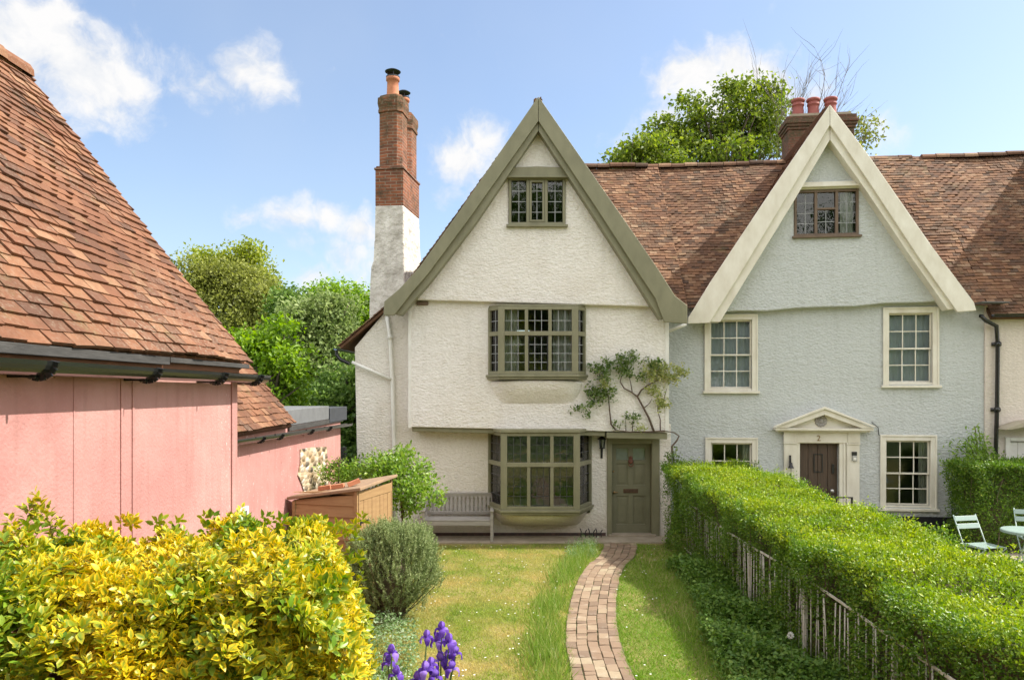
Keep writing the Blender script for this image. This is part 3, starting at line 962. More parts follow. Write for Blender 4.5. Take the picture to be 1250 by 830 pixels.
    fr.box(w0 + t, w1 - t, -.035, .06, wz1 - t, wz1); fr.box(w0 + t, w1 - t, -.035, .06, wz0, wz0 + t)
    ww = (w1 - w0 - 2 * t); mu = .065; lw = (ww - 2 * mu) / 3
    for k in range(3):
        a = w0 + t + k * (lw + mu)
        if k < 2: fr.box(a + lw, a + lw + mu, -.032, .058, wz0 + t, wz1 - t)
        s = .045 if k == 1 else .012
        if k == 1:
            fr.box(a + .004, a + s, -.045, .03, wz0 + t + .003, wz1 - t - .003); fr.box(a + lw - s, a + lw - .004, -.045, .03, wz0 + t + .003, wz1 - t - .003)
            fr.box(a + s, a + lw - s, -.045, .03, wz1 - t - .05, wz1 - t - .003); fr.box(a + s, a + lw - s, -.045, .03, wz0 + t + .003, wz0 + t + .05)
        leaded(I4, a + s, a + lw - s, wz0 + t, wz1 - t, 2, 4, fr, le, gs, bar=.014)
    w = fr.build("window", M_SAGE, h, bevel=.005); tag(w, "three light leaded window high in the gable")
    le.build("lead_lattice", M_LEAD, w); gs.build("glass", M_GLASS_U, w)
    s = MB(); s.box(w0 - .05, w1 + .05, dg - .10, dg + .0, wz0 - .05, wz0 - .002); s.build("sill", M_SAGE, w, bevel=.006)
    # ---- bay windows
    def bay(px_l, px_fl, px_fr, px_r, py_top, py_trans, py_bot, d_wall, d_front, label, up, cur):
        ul, _ = A(px_l, py_bot, d_wall); ur, _ = A(px_r, py_bot, d_wall)
        fl, zb = A(px_fl, py_bot, d_front); fr_, zt = A(px_fr, py_top, d_front); _, ztr = A(px_fl, py_trans, d_front)
        f, l1, g = MB(), MB(), MB(); cs = MB()
        planes = []
        pl = [Vector((ul, d_wall, 0)), Vector((fl, d_front, 0)), Vector((fr_, d_front, 0)), Vector((ur, d_wall, 0))]
        for i in range(3):
            a, b = pl[i], pl[i + 1]
            ang = math.atan2(b.y - a.y, b.x - a.x)
            planes.append((Matrix.Translation(a) @ Matrix.Rotation(ang, 4, 'Z'), (b - a).length))
        for i, (Mx, wd) in enumerate(planes):
            f.m = Mx
            post = .085 if i == 1 else .05
            rail = .07
            f.box(0, post, -.03, .07, zb, zt); f.box(wd - post, wd, -.03, .07, zb, zt)
            f.box(post, wd - post, -.026, .066, zt - rail, zt); f.box(post, wd - post, -.026, .066, zb, zb + rail)
            f.box(post, wd - post, -.034, .06, ztr - .045, ztr + .045)
            n = 3 if i == 1 else 1
            mul = .07; lw = (wd - 2 * post - (n - 1) * mul) / n
            for k in range(n):
                a = post + k * (lw + mul)
                if k < n - 1:
                    f.box(a + lw, a + lw + mul, -.024, .062, zb + rail, ztr - .045); f.box(a + lw, a + lw + mul, -.024, .062, ztr + .045, zt - rail)
                nx = 3 if i == 1 else 2
                leaded(Mx, a, a + lw, zb + rail, ztr - .045, nx, 4, f, l1, g, cs if (i == 1 and k == 1) else None, dg=.02, bar=.012)
                leaded(Mx, a, a + lw, ztr + .045, zt - rail, nx, 2 if up else 3, f, l1, g, None, dg=.02, bar=.012)
        # square up the corners with posts that join the planes
        f.m = None
        for p in pl[1:3]: f.box(p.x - .05, p.x + .05, p.y - .034, p.y + .06, zb + .003, zt - .003)
        w = f.build("window", M_SAGE, h, bevel=.006); tag(w, label)
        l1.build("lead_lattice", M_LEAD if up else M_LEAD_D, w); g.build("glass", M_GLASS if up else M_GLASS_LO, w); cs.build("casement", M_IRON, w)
        def ring(e, z0, z1, name, mat, bv=.01, parent=w):
            q = MB()
            pts = [(ul - e, d_wall + .0), (fl - e * .7, d_front - e), (fr_ + e * .7, d_front - e), (ur + e, d_wall + .0)]
            q.add([(x, y, z0) for x, y in pts] + [(x, y, z1) for x, y in pts], [(3, 2, 1, 0), (4, 5, 6, 7), (0, 1, 5, 4), (1, 2, 6, 5), (2, 3, 7, 6), (3, 0, 4, 7)])
            return q.build(name, mat, parent, bevel=bv)
        ring(.075, zb - .055, zb - .002, "sill", M_SAGE); ring(.045, zb - .105, zb - .056, "sill", M_SAGE)
        ring(.07 if not up else .01, zt + .002, zt + (.07 if not up else .04), "cornice", M_SAGE)
        # rounded rendered corbel below
        q = MB(); rows = 7; vs = []; fs = []
        hgt = .36 if not up else .52
        base = [(ul + .02, d_wall + .01), (fl, d_front + .02), ((fl + fr_) / 2, d_front + .01), (fr_, d_front + .02), (ur - .02, d_wall + .01)]
        if not up: base = [(ul + .06, d_wall + .01), (fl + .02, d_front + .06), ((fl + fr_) / 2, d_front + .03), (fr_ - .02, d_front + .06), (ur - .06, d_wall + .01)]
        cxm = (ul + ur) / 2
        k = len(base)
        for i in range(rows + 1):
            t_ = i / rows; sc = math.cos(t_ * math.pi / 2) ** (.75 if not up else 1.0)
            for x, y in base: vs.append((cxm + (x - cxm) * (1 - .22 * t_ ** 1.5), d_wall + .012 - (d_wall + .012 - y) * sc, zb - .105 - hgt * t_))
        for i in range(rows):
            for j in range(k - 1): fs.append((i * k + j, i * k + j + 1, (i + 1) * k + j + 1, (i + 1) * k + j))
        fs.append(tuple(range(k - 1, -1, -1)))
        q.add(vs, fs); q.build("corbel", M_CREAM if up else M_CREAM2, w, smooth=True).modifiers.new("soft", 'SUBSURF').levels = 1
        for i in (0, 2):  # pale curtains added so that the canted side panes look bright
            Mx, wd = planes[i]
            curtain(.03, wd - .03, zb + .06, zt - .06, .11, M_CURTAIN, w, 2, .012, Mx)
        for (a, b) in cur:
            curtain(fl + (fr_ - fl) * a, fl + (fr_ - fl) * b, zb + .05, zt - .03, d_front + .16, M_CURTAIN, w, 4)
        return (ul, ur, fl, fr_, zb, zt, d_front, w)
    up = bay(597, 611, 703, 714, 374, 407, 457, du, du - .28, "upper bay of leaded lights painted sage green", True, [(.03, .22), (.70, .97)])
    lo = bay(597, 614, 705, 721, 528, 567, 622, 0, -.74, "lower canted bay of leaded lights with a black iron casement", False, [])
    w = up[-1]   # lamp, vase and such inside the upper bay
    q = MB(); cxl, czl = A(629, 424, du + .1)
    q.lathe([(.05, -.3), (.03, -.1), (.02, .0), (.16, .02), (.13, .12), (.06, .26), (.0, .27)], 14, (cxl, du + .02, czl)); q.build("lamp", M_WHITE, w, smooth=True)
    w = lo[-1]
    q = MB(); q.box(lo[0] + .3, lo[1] - .3, -.62, .3, lo[4] - .02, lo[4] + .085); q.build("window_board", M_WHITE, w)
    # ---- front door
    dd = .13
    fx0, _ = A(741, 650, -.02); fx1, _ = A(803, 650, -.02)
    m = MB(); m.box(fx0, d0 + .03, -.035, .2, 0.03, dz + .1); m.box(d1 - .03, fx1 + .04, -.035, .2, .03, dz + .1); m.box(d0 + .03, d1 - .03, -.03, .2, dz - .03, dz + .1)
    m.build("door_frame", M_SAGE, h, bevel=.01)
    x0, x1, z0, z1 = d0 + .035, d1 - .035, .06, dz - .035
    m = MB(); wd = x1 - x0; hh = z1 - z0
    st = .11 * wd / .85
    # stiles, rails and recessed panels
    zr = [z0, z0 + .20, z0 + .82, z0 + 1.05, z0 + 1.52, z0 + 1.60, z1 - .10, z1]
    for a, b in ((x0, x0 + st), (x1 - st, x1)): m.box(a, b, dd, dd + .045, z0, z1)
    mid = (x0 + x1) / 2
    m.box(mid - st * .5, mid + st * .5, dd + .001, dd + .044, zr[1], zr[6])
    for a, b in ((zr[0], zr[1]), (zr[2], zr[3]), (zr[4], zr[5]), (zr[6], zr[7])):
        m.box(x0 + st, x1 - st, dd + .0005, dd + .0445, a, b)
    for a, b in ((zr[1], zr[2]), (zr[3], zr[4])):
        for p, q_ in ((x0 + st, mid - st * .5), (mid + st * .5, x1 - st)):
            m.box(p - .004, q_ + .004, dd + .022, dd + .036, a - .004, b + .004)
            m.box(p + .045, q_ - .045, dd + .012, dd + .023, a + .045, b - .045)
    door = m.build("door", M_SAGE_D, h, bevel=.004)
    g = MB()
    for p, q_ in ((x0 + st, mid - st * .5), (mid + st * .5, x1 - st)): g.box(p, q_, dd + .02, dd + .026, zr[5], zr[6])
    g.build("glass", M_GLASS, door)
    c_ = MB(); c_.box(x0 + st, x1 - st, dd + .04, dd + .043, zr[5], zr[6]); tag(c_.build("net_curtain", M_CURTAIN, door), "pale net behind the top lights")
    q = MB(); kz = A(772, 563, dd)[1]; q.lathe([(.0, -.02), (.03, -.018), (.045, 0), (.03, .018), (.0, .02)], 12, (0, 0, 0), False)
    kn = MB(Matrix.Translation((mid, dd - .02, kz)) @ Matrix.Rotation(R(90), 4, 'X'))
    kn.lathe([(.0, .0), (.06, .0), (.055, .015), (.03, .03), (.0, .035)], 12, (0, 0, 0), False)
    kn.lathe([(.0, .0), (.04, .0), (.035, .012), (.0, .02)], 12, (0, .08, 0), False)
    kn.tube([Vector((.05 * math.cos(a), -.05 + .055 * math.sin(a), .03)) for a in [math.pi + i * math.pi / 8 for i in range(9)]], .011, 6)
    kn.build("door_knocker", plain("rusty iron", (.22, .085, .045), (.12, .05, .035), 20, .7, .3), door, smooth=True)
    q = MB(); q.box(mid - .16, mid + .16, dd - .012, dd - .001, z0 + .88, z0 + .97); q.box(mid - .125, mid + .125, dd - .018, dd - .011, z0 + .90, z0 + .95)
    q.build("letter_plate", plain("tarnished bronze", (.14, .085, .05), (.09, .055, .035), 12, .5, .2, metal=.4), door, bevel=.003)
    q = MB(Matrix.Translation((x0 + .06, dd - .03, z0 + .90)) @ Matrix.Rotation(R(90), 4, 'X'))
    q.lathe([(.0, -.03), (.02, -.03), (.013, -.01), (.03, .012), (.02, .03), (0, .033)], 12, (0, 0, 0), False); q.tube([(0, 0, -.0), (.09, 0, .0)], .010, 8)
    q.build("handle", M_BRASS, door, smooth=True)
    q = MB(Matrix.Translation((x0 + .05, dd - .004, z0 + 1.35)) @ Matrix.Rotation(R(90), 4, 'X')); q.lathe([(0, 0), (.02, 0), (.016, .012), (0, .014)], 12, (0, 0, 0), False)
    q.build("lock", M_BRASS, door, smooth=True)
    m = MB(); m.box(d0 - .05, d1 + .05, -.12, .3, .02, .075); m.build("threshold", M_CONC, h, bevel=.01)
    m = MB(); m.box(uL0 + .3, d0 - .1, -.012, -.002, .0, .10); tag(m.build("plinth", plain("damp dark brick footing", (.12, .07, .06), (.04, .035, .035), 9, .9, .5, 30, .01), h), "dark damp footing along the front wall")
    # ---- roofs
    apex = A(657, 116, db)
    Ltop = Vector((apex[0], 0, apex[1] - .02))
    le_, lz = A(487, 352, db); re_, rz_ = A(806, 331, db)
    m = MB()
    for (ex, ez, sx) in ((le_, lz, -1), (re_, rz_, 1)):
        V = Vector((apex[0] - ex, 0, apex[1] - ez)); hgt = V.length; V.normalize(); nn = Vector((-V.z, 0, V.x)) if sx > 0 else Vector((V.z, 0, -V.x))
        if nn.z < 0: nn = -nn
        O = Vector((ex, db + .03, ez)) - nn * .062
        if sx < 0:
            tile_roof(m, O, (0, 1, 0), V, 4.2, hgt, .11)
        else:
            tile_roof(m, O, (0, 1, 0), V, 4.2, hgt, .11)
        # flared foot
        fx, fz = A(469, 367, db) if sx < 0 else A(838, 372, db)
        V2 = Vector((ex - fx, 0, ez - fz)); h2 = V2.length; n2 = Vector((V2.z, 0, -V2.x)).normalized()
        if n2.z < 0: n2 = -n2
        if sx < 0: tile_roof(m, Vector((fx, db + .03, fz)) - n2 * .062, (0, 1, 0), V2, 4.2, h2 + .08, .11)
        else: tile_roof(m, Vector((fx, db + .03, fz)) - n2 * .062, (0, 1, 0), V2, .9, h2 + .08, .11)
        # boarding under the tiles
        a = Vector((apex[0], db + .075, apex[1])) - nn * .05 - Vector((0, 0, .0)); b = Vector((ex, db + .075, ez)) - nn * .05
        m.cur = 0
        m.add([a, b, b + Vector((0, 4.1, 0)), a + Vector((0, 4.1, 0)), a - nn * .06, b - nn * .06, b + Vector((0, 4.1, 0)) - nn * .06, a + Vector((0, 4.1, 0)) - nn * .06],
              [(0, 1, 2, 3), (7, 6, 5, 4), (0, 4, 5, 1), (1, 5, 6, 2), (2, 6, 7, 3), (3, 7, 4, 0)])
    roof = m.build("gable_roof", M_TILE, h)
    rt = MB(); ridge_tiles(rt, (apex[0], db + .35, apex[1] + .0), (apex[0], 3.2, apex[1] + .0), .07); rt.build("ridge_tiles", M_TILE, roof, smooth=False)
    # main range between the two gables
    m = MB(); e0, ez = -.05, 4.98; rdy, rdz = 3.2, 8.98
    V = Vector((0, rdy - e0, rdz - ez)); hh = V.length
    uE = 3.25
    def sag(u, v): return -.06 * math.sin(math.pi * min(1, max(0, u / uE))) * (v / hh) + .006 * math.sin(u * 2.1 + v)
    tile_roof(m, (0.0, e0, ez), (1, 0, 0), V, uE, hh, .096, .165, 1.25, sag)
    n_ = Vector((0, -V.z, V.y)).normalized()
    for (yy, zz) in ((e0, ez),):
        a = Vector((0, e0, ez)) - n_ * .07; vv = V
        m.add([a, a + Vector((uE, 0, 0)), a + Vector((uE, 0, 0)) + vv, a + vv, a - n_ * .05, a + Vector((uE, 0, 0)) - n_ * .05, a + Vector((uE, 0, 0)) + vv - n_ * .05, a + vv - n_ * .05],
              [(0, 1, 2, 3), (7, 6, 5, 4), (0, 4, 5, 1), (1, 5, 6, 2), (2, 6, 7, 3), (3, 7, 4, 0)])
    mr = m.build("main_roof", M_TILE, h)
    m = MB(); m.box(0, uE, 3.25, 3.3, 4.9, 8.8); m.add([(0, 3.2, 8.9), (uE, 3.2, 8.9), (uE, 6.7, 4.9), (0, 6.7, 4.9)], [(0, 1, 2, 3)])
    m.add([(apex[0], 3.3, 8.8), (-2.9, 3.3, 4.9), (-2.9, 3.35, 4.9), (2.9, 3.35, 4.9), (2.9, 3.3, 4.9)], [(0, 1, 2, 3, 4)])
    tag(m.build("rear_roof", M_TILE, h), "plain rear slope of the roof")
    rt = MB(); ridge_tiles(rt, (0.02, 3.2, 8.99), (uE, 3.2, 9.02), .10); rt.build("ridge_tiles", M_TILE, mr)
    # lean-to roof: tiles seen at the verge
    vx, vz = A(412, 421, -.12); tx, tz = A(470, 372, -.12)
    V = Vector((tx - vx, 0, tz - vz)); m = MB()
    nn = Vector((-V.z, 0, V.x)).normalized()
    O = Vector((vx, -.14, vz)) - nn * .03
    tile_roof(m, O, (0, 1, 0), V, 4.4, V.length + .15, .11)
    a = Vector((vx, -.1, vz)) - nn * .05
    m.add([a, a + V, a + V + Vector((0, 4.3, 0)), a + Vector((0, 4.3, 0)), a - nn * .05, a + V - nn * .05, a + V + Vector((0, 4.3, 0)) - nn * .05, a + Vector((0, 4.3, 0)) - nn * .05],
          [(0, 1, 2, 3), (7, 6, 5, 4), (0, 4, 5, 1), (1, 5, 6, 2), (2, 6, 7, 3), (3, 7, 4, 0)])
    tag(m.build("lean_to_roof", M_TILE, h), "tiled lean-to roof seen at its verge")
    gx, gz_ = A(411, 425, -.1)
    m = MB(); half_gutter(m, (gx, -.2, gz_), (gx, 4.2, gz_ + .02), .055, Vector((1, 0, 0))); m.tube([(gx, -.12, gz_ - .05), (gx + .0, -.12, gz_ - .14), (gx + .08, -.12, gz_ - .24), (gx + .28, -.12, gz_ - .33)], .042, 10)
    tag(m.build("gutter", M_GUTTER, h, smooth=False), "black lean-to gutter with swan neck outlet")
    pA = A(430, 442, -.1); pB = A(474, 463, -.1)
    m = MB(); m.tube([(pA[0], -.12, pA[1]), (pB[0] + .05, -.1, pB[1])], .036, 10)
    tx0, tz0 = A(472, 388, -.07); t1 = A(476, 412, -.07); t2 = A(479, 470, -.07); t3 = A(481, 548, -.07)
    m.tube([(tx0, -.07, tz0 + .12), (tx0, -.07, tz0)], .034, 10); m.tube([(tx0 + .005, -.07, tz0 + .02), (t1[0], -.07, t1[1]), (t2[0], -.07, t2[1]), (t3[0], -.07, t3[1]), (t3[0] + .005, -.07, .2)], .04, 10)
    m.tube([(t1[0], -.07, t1[1] + .05), (t1[0], -.07, t1[1] - .04)], .05, 10)
    tag(m.build("downpipe", M_WHITE, h, smooth=True), "cream painted downpipe with a slanting branch")
    # right eaves stub pipe
    m = MB(); a = A(832, 398, -.3); b = A(815, 406, -.3)
    m.tube([(a[0] + .1, -.3, a[1] + .04), (a[0], -.3, a[1]), (b[0] - .04, -.25, b[1])], .035, 10); m.build("downpipe", M_WHITE, h, smooth=True)
    # ---- chimney at the left
    rz = R(-8)
    cx = at(473, 300, 17.4)
    loc = C.I @ cx
    Mx = Matrix.Translation((loc.x, loc.y, 0)) @ Matrix.Rotation(rz, 4, 'Z')
    def zy(py, Y=17.4): return EYE + (HY - py) / FPX * Y
    m = MB(Mx)
    # rendered foot, widening downwards, slightly uneven
    prof = [(0, -.46, .46, 1.7), (zy(372), -.44, .42, 1.62), (zy(345), -.425, .415, 1.58), (zy(326), -.40, .41, 1.56), (zy(318), -.345, .40, 1.52), (zy(296), -.325, .40, 1.5), (zy(292), -.31, .395, 1.48), (zy(251), -.30, .385, 1.42)]
    n = len(prof); vs = []; fs = []
    for z, a, b, dep in prof: vs += [(a, -.02, z), (b, 0, z), (b + .0, dep, z), (a, dep, z)]
    for i in range(n - 1):
        for k in range(4): fs.append((4 * i + k, 4 * i + (k + 1) % 4, 4 * i + 4 + (k + 1) % 4, 4 * i + 4 + k))
    fs.append((4 * n - 4, 4 * n - 3, 4 * n - 2, 4 * n - 1))
    m.add(vs, fs)
    ch = m.build("chimney", M_LIME, h, bevel=.03); tag(ch, "tall chimney, flaking white below and old red brick above")
    m = MB(Mx); m.box(-.30, .385, .001, 1.42, zy(251) + .001, zy(207)); m.box(-.325, .41, -.025, 1.445, zy(207), zy(204.5)); m.box(-.29, .36, .02, 1.38, zy(204.5) + .001, zy(202))
    m.build("brick_stack", M_BRICK, ch, bevel=.012)
    def shaft(y0, y1, xa, xb, z0, z1, name):
        q = MB(Mx)
        cxx = (xa + xb) / 2; hw = (xb - xa) / 2; cyy = (y0 + y1) / 2; hd = (y1 - y0) / 2; c = .06
        oct_ = [(cxx - hw, cyy - hd + .06), (cxx - hw + .2, cyy - hd - .02), (cxx + hw - .1, cyy - hd - .02), (cxx + hw, cyy - hd + .08), (cxx + hw, cyy + hd - c), (cxx + hw - c, cyy + hd), (cxx - hw + c, cyy + hd), (cxx - hw, cyy + hd - c)]
        k = len(oct_)
        levels = [(z0, 1.0), (z1 - .42, 1.0), (z1 - .42, 1.09), (z1 - .34, 1.09), (z1 - .34, 1.04), (z1 - .2, 1.14), (z1 - .06, 1.12), (z1 - .05, 1.0), (z1, .95)]
        vs = []; fs = []
        for z, s_ in levels: vs += [(cxx + (x - cxx) * s_, cyy + (y - cyy) * s_, z) for x, y in oct_]
        for i in range(len(levels) - 1):
            for j in range(k): fs.append((i * k + j, i * k + (j + 1) % k, (i + 1) * k + (j + 1) % k, (i + 1) * k + j))
        fs.append(tuple(range((len(levels) - 1) * k, len(levels) * k)))
        q.add(vs, fs); return q.build(name, M_BRICK, ch, bevel=.008)
    shaft(.1, .68, -.25, .30, zy(202), zy(113), "brick_shaft"); shaft(.74, 1.32, -.2, .36, zy(202), zy(116) - .12, "brick_shaft")
    def pot(x, y, z, hgt, r):
        q = MB(Mx); q.lathe([(r * 1.05, 0), (r, .04), (r * .93, hgt * .5), (r * .9, hgt - .1), (r * 1.08, hgt - .09), (r * 1.08, hgt - .02), (r * .98, hgt), (r * .7, hgt), (r * .7, hgt - .1)], 18, (x, y, z))
        q.build("chimney_pot", M_POT, ch, smooth=True)
        q = MB(Mx); q.lathe([(r * 1.1, hgt - .015), (r * 1.1, hgt + .012), (0, hgt + .012)], 18, (x, y, z), False)
        for a in range(4): q.tube([(x + r * .85 * math.cos(a * 1.57 + .4), y + r * .85 * math.sin(a * 1.57 + .4), z + hgt), (x + r * .85 * math.cos(a * 1.57 + .4), y + r * .85 * math.sin(a * 1.57 + .4), z + hgt + .13)], .009, 5)
        q.lathe([(r * 1.25, hgt + .125), (r * 1.28, hgt + .135), (r * .8, hgt + .175), (0, hgt + .195)], 18, (x, y, z), False)
        q.build("cowl", M_IRON, ch, smooth=False)
    pot(.02, .36, zy(114), .52, .15); pot(.1, 1.02, zy(117) - .13, .46, .13)
    return h


cottage = build_cottage()


# ================================================================== pale blue house
B = Frame((3.44, 16.3, 0), math.atan2(-.8, 6.46))


def build_blue():
    h = thing("house", "pale blue grey rendered house with ivory edged gable, sash windows and pedimented doorway", "house", B.o, B.rz)
    A = B.at
    W = 6.53
    HT = 5.08
    wins = {}
    def hole(px0, px1, py0, py1):
        u0 = A(px0, (py0 + py1) / 2, 0)[0]; u1 = A(px1, (py0 + py1) / 2, 0)[0]; z1 = A((px0 + px1) / 2, py0, 0)[1]; z0 = A((px0 + px1) / 2, py1, 0)[1]
        return (u0, u1, z0, z1)
    sash = [("upper left", hole(866, 918.5, 390, 476)), ("upper right", hole(1084, 1139, 381.5, 469)), ("lower left", hole(867, 918.5, 540, 628)), ("lower right", hole(1080.5, 1136.5, 537, 619))]
    du0, du1, dz0, dz1 = hole(976, 1024, 541, 640)
    dz0 = .05
    m = MB()
    ol = [(-.1, 0), (du0, 0), (du0, dz1), (du1, dz1), (du1, 0), (W, 0), (W, HT), (-.1, HT)]
    m.slab([ol] + [rect(*s) for _, s in sash], 0, .3)
    m.build("wall", M_BLUE, h, bevel=.01)
    m = MB(); m.box(-.1, .15, .3, 6.4, 0, 5); m.box(W - .25, W, .3, 6.4, 0, 5); m.box(-.1, W, 6.4, 6.6, 0, 5); tag(m.build("rear_wall", M_BLUE, h), "plain side and rear walls")
    m = MB(); m.box(.15, W - .25, .31, 6.39, 2.55, 2.68); m.box(.15, W - .25, .02, 6.39, 5.09, 5.19); m.box(.15, W - .25, .31, 6.39, 0, .05); m.build("floor", M_PINK_IN, h)
    for a_, b_, c_ in ((.0, du0 - .35, .42), (du1 + .35, W - .01, .50)):
        m = MB(); m.box(a_, b_, -.03, -.001, 0, c_); m.build("plinth", M_PLINTH, h, bevel=.01)
    # gable wall, a little proud, with a rounded lower edge
    dg = -.2
    gl, gz = A(866, 382, dg); gr, gz2 = A(1155, 367, dg); gt = A(1013, 150, dg)
    w0 = A(969.5, 262, dg)[0]; w1 = A(1048, 257, dg)[0]; wz1 = A(1008, 232, dg)[1]; wz0 = A(1008, 288, dg)[1]
    pts = [(gl, gz)]
    for i in range(1, 8): pts.append((gl + (gr - gl) * i / 8, gz + (gz2 - gz) * i / 8 + .02 * math.sin(i * 2.3)))
    pts += [(gr, gz2), (gr + .04, gz2 + .12), gt, (gl - .04, gz + .12)]
    m = MB(); m.slab([pts, rect(w0, w1, wz0, wz1)], dg, .02); m.build("gable_wall", M_BLUE, h, bevel=.03)
    db = -.52
    def P(pp, d): return [A(x, y, d) for x, y in pp]
    m = MB(); m.prism(P([(1013, 128), (1013, 153), (960, 241), (900, 340), (866, 394), (840, 395), (840, 388), (868, 343), (940, 235)], db), db, db + .07); m.build("bargeboard", M_IVORY, h, bevel=.01)
    m = MB(); m.prism(P([(1013.5, 128), (1013.5, 153), (1060, 221), (1120, 312), (1169, 381), (1192, 379), (1189, 369), (1140, 304), (1060, 189)], db), db, db + .07); m.build("bargeboard", M_IVORY, h, bevel=.01)
    d2 = db + .071
    m = MB(); m.prism(P([(1013, 147), (1013, 171), (966, 251), (905, 350), (879, 393), (866, 393), (900, 336), (960, 237)], d2), d2, dg + .03); m.build("verge_moulding", M_IVORY, h, bevel=.008)
    m = MB(); m.prism(P([(1013.5, 147), (1013.5, 171), (1056, 231), (1110, 311), (1157, 378), (1169, 377), (1120, 308), (1060, 218)], d2), d2, dg + .03); m.build("verge_moulding", M_IVORY, h, bevel=.008)
    q0 = A(968, 227, dg - .06); q1 = A(1052, 222, dg - .06)
    m = MB(); m.prism([(q0[0], wz1 + .01), (q1[0], wz1 + .01), (q1[0] - .06, wz1 + .16), (q0[0] + .06, wz1 + .16)], dg - .06, dg - .001); m.box(q0[0] - .01, q1[0] + .01, dg - .13, dg - .061, wz1 + .04, wz1 + .085); m.build("collar_beam", M_IVORY, h, bevel=.006)
    m = MB(); m.prism([(gl + .2, 5.15), (gr - .2, 5.15), (gt[0], gt[1] - .4)], 1.2, 1.25); m.build("attic_blackout", M_BLACKHOLE, h)  # dark screen added behind the gable window to shut out sky light
    # gable window, brown oak
    fr, le, gs = MB(), MB(), MB(); I4 = Matrix.Translation((0, dg, 0)); fr.m = I4; t = .05
    fr.box(w0, w0 + t, -.02, .06, wz0, wz1); fr.box(w1 - t, w1, -.02, .06, wz0, wz1); fr.box(w0 + t, w1 - t, -.02, .06, wz1 - t, wz1); fr.box(w0 + t, w1 - t, -.02, .06, wz0, wz0 + t)
    mu = .06; lw = (w1 - w0 - 2 * t - 2 * mu) / 3
    for k in range(3):
        a = w0 + t + k * (lw + mu)
        if k < 2: fr.box(a + lw, a + lw + mu, -.016, .057, wz0 + t, wz1 - t)
        if k == 1:
            zm = wz0 + t + (wz1 - wz0 - 2 * t) * .6
            fr.m = I4; fr.box(a, a + lw, -.013, .05, zm - .02, zm + .02)
            leaded(I4, a, a + lw, wz0 + t, zm - .02, 2, 2, fr, le, gs, bar=.013); leaded(I4, a, a + lw, zm + .02, wz1 - t, 1, 1, fr, le, gs, bar=.013)
        else: leaded(I4, a, a + lw, wz0 + t, wz1 - t, 2, 4, fr, le, gs, bar=.013)
        fr.m = I4
    w = fr.build("window", M_WINFRAME, h, bevel=.004); tag(w, "brown oak framed leaded window in the gable"); le.build("lead_lattice", M_LEAD, w); gs.build("glass", M_GLASS_U, w)
    s = MB(); s.box(w0 - .05, w1 + .05, dg - .08, dg + .0, wz0 - .045, wz0 - .002); s.build("sill", M_WINFRAME, w, bevel=.005)
    curtain(w1 - .33, w1 - .06, wz0, wz1, dg + .15, M_CURTAIN, w, 3)
    # sash windows
    for name, (u0, u1, z0, z1) in sash:
        m = MB(); f = .095; sk = 0
        # architrave outside the opening
        m.box(u0 - f, u0 + .012, -.028, .05, z0 - .02, z1 + f); m.box(u1 - .012, u1 + f, -.028, .05, z0 - .02, z1 + f); m.box(u0 + .012, u1 - .012, -.026, .05, z1 - .012, z1 + f)
        m.box(u0 + .012, u1 - .012, .0, .05, z0 - .02, z0 + .035)
        m.box(u0 - f - .016, u0 - f + .02, -.045, -.02, z0 - .02, z1 + f + .018); m.box(u1 + f - .02, u1 + f + .016, -.045, -.02, z0 - .02, z1 + f + .018); m.box(u0 - f + .02, u1 + f - .02, -.045, -.02, z1 + f - .02, z1 + f + .018)
        w = m.build("window", M_IVORY, h, bevel=.005); tag(w, f"ivory twelve pane sash window, {name.split()[0]} floor" if False else f"ivory sash window, {name.split()[0]} row")
        zm = (z0 + z1) / 2
        g = MB()
        for (a, b, d) in ((zm - .02, z1 - .012, .055), (z0 + .035, zm + .02, .085)):
            q = MB(); e = .035; x0, x1 = u0 + .012, u1 - .012
            q.box(x0, x0 + e, d, d + .03, a, b); q.box(x1 - e, x1, d, d + .03, a, b); q.box(x0 + e, x1 - e, d, d + .03, b - e, b); q.box(x0 + e, x1 - e, d, d + .03, a, a + e)
            for k in (1, 2): xx = x0 + e + (x1 - x0 - 2 * e) * k / 3; q.box(xx - .011, xx + .011, d + .003, d + .027, a + e, b - e)
            zz = (a + b) / 2; q.box(x0 + e, x1 - e, d + .005, d + .025, zz - .011, zz + .011)
            g.box(x0 + e, x1 - e, d + .014, d + .018, a + e, b - e)
            q.build("sash", M_IVORY, w, bevel=.003)
        g.build("glass", M_GLASS_U if 'upper' in name else M_GLASS, w)
        s = MB(); s.box(u0 - f - .05, u1 + f + .05, -.085, .0, z0 - .075, z0 - .021); s.build("sill", M_IVORY, w, bevel=.006)
        if 'upper' in name:
            curtain(u0 - .02, u1 + .02, z0, z1 - .05, .2, M_VOILE, w, 7, .02)
        else:
            curtain(u1 - .17, u1 + .0, z0, z1, .2, M_CURTAIN, w, 3); curtain(u0 - .0, u0 + .09, z0, z1, .2, M_CURTAIN, w, 2)
    # doorway
    dz1b = dz1
    m = MB(); bw = (du1 - du0) / 4
    for k in range(4): m.box(du0 + k * bw + .004, du0 + (k + 1) * bw - .004, .10 + .004 * (k % 2), .14, dz0, dz1b)
    m.box(du0, du1, .125, .15, dz0, dz1b)
    door = m.build("door", M_OAKDOOR, h, bevel=.006); tag(door, "dark brown boarded oak door")
    c_ = du0 + bw * 2.05
    m = MB(); m.box(c_ - .1, c_ + .09, .085, .099, 1.40, 1.42); m.box(c_ - .1, c_ - .08, .085, .099, 1.42, 1.78); m.box(c_ + .07, c_ + .09, .085, .099, 1.42, 1.78); m.box(c_ - .1, c_ + .09, .085, .099, 1.78, 1.80); m.build("hatch_frame", M_IRON, door)
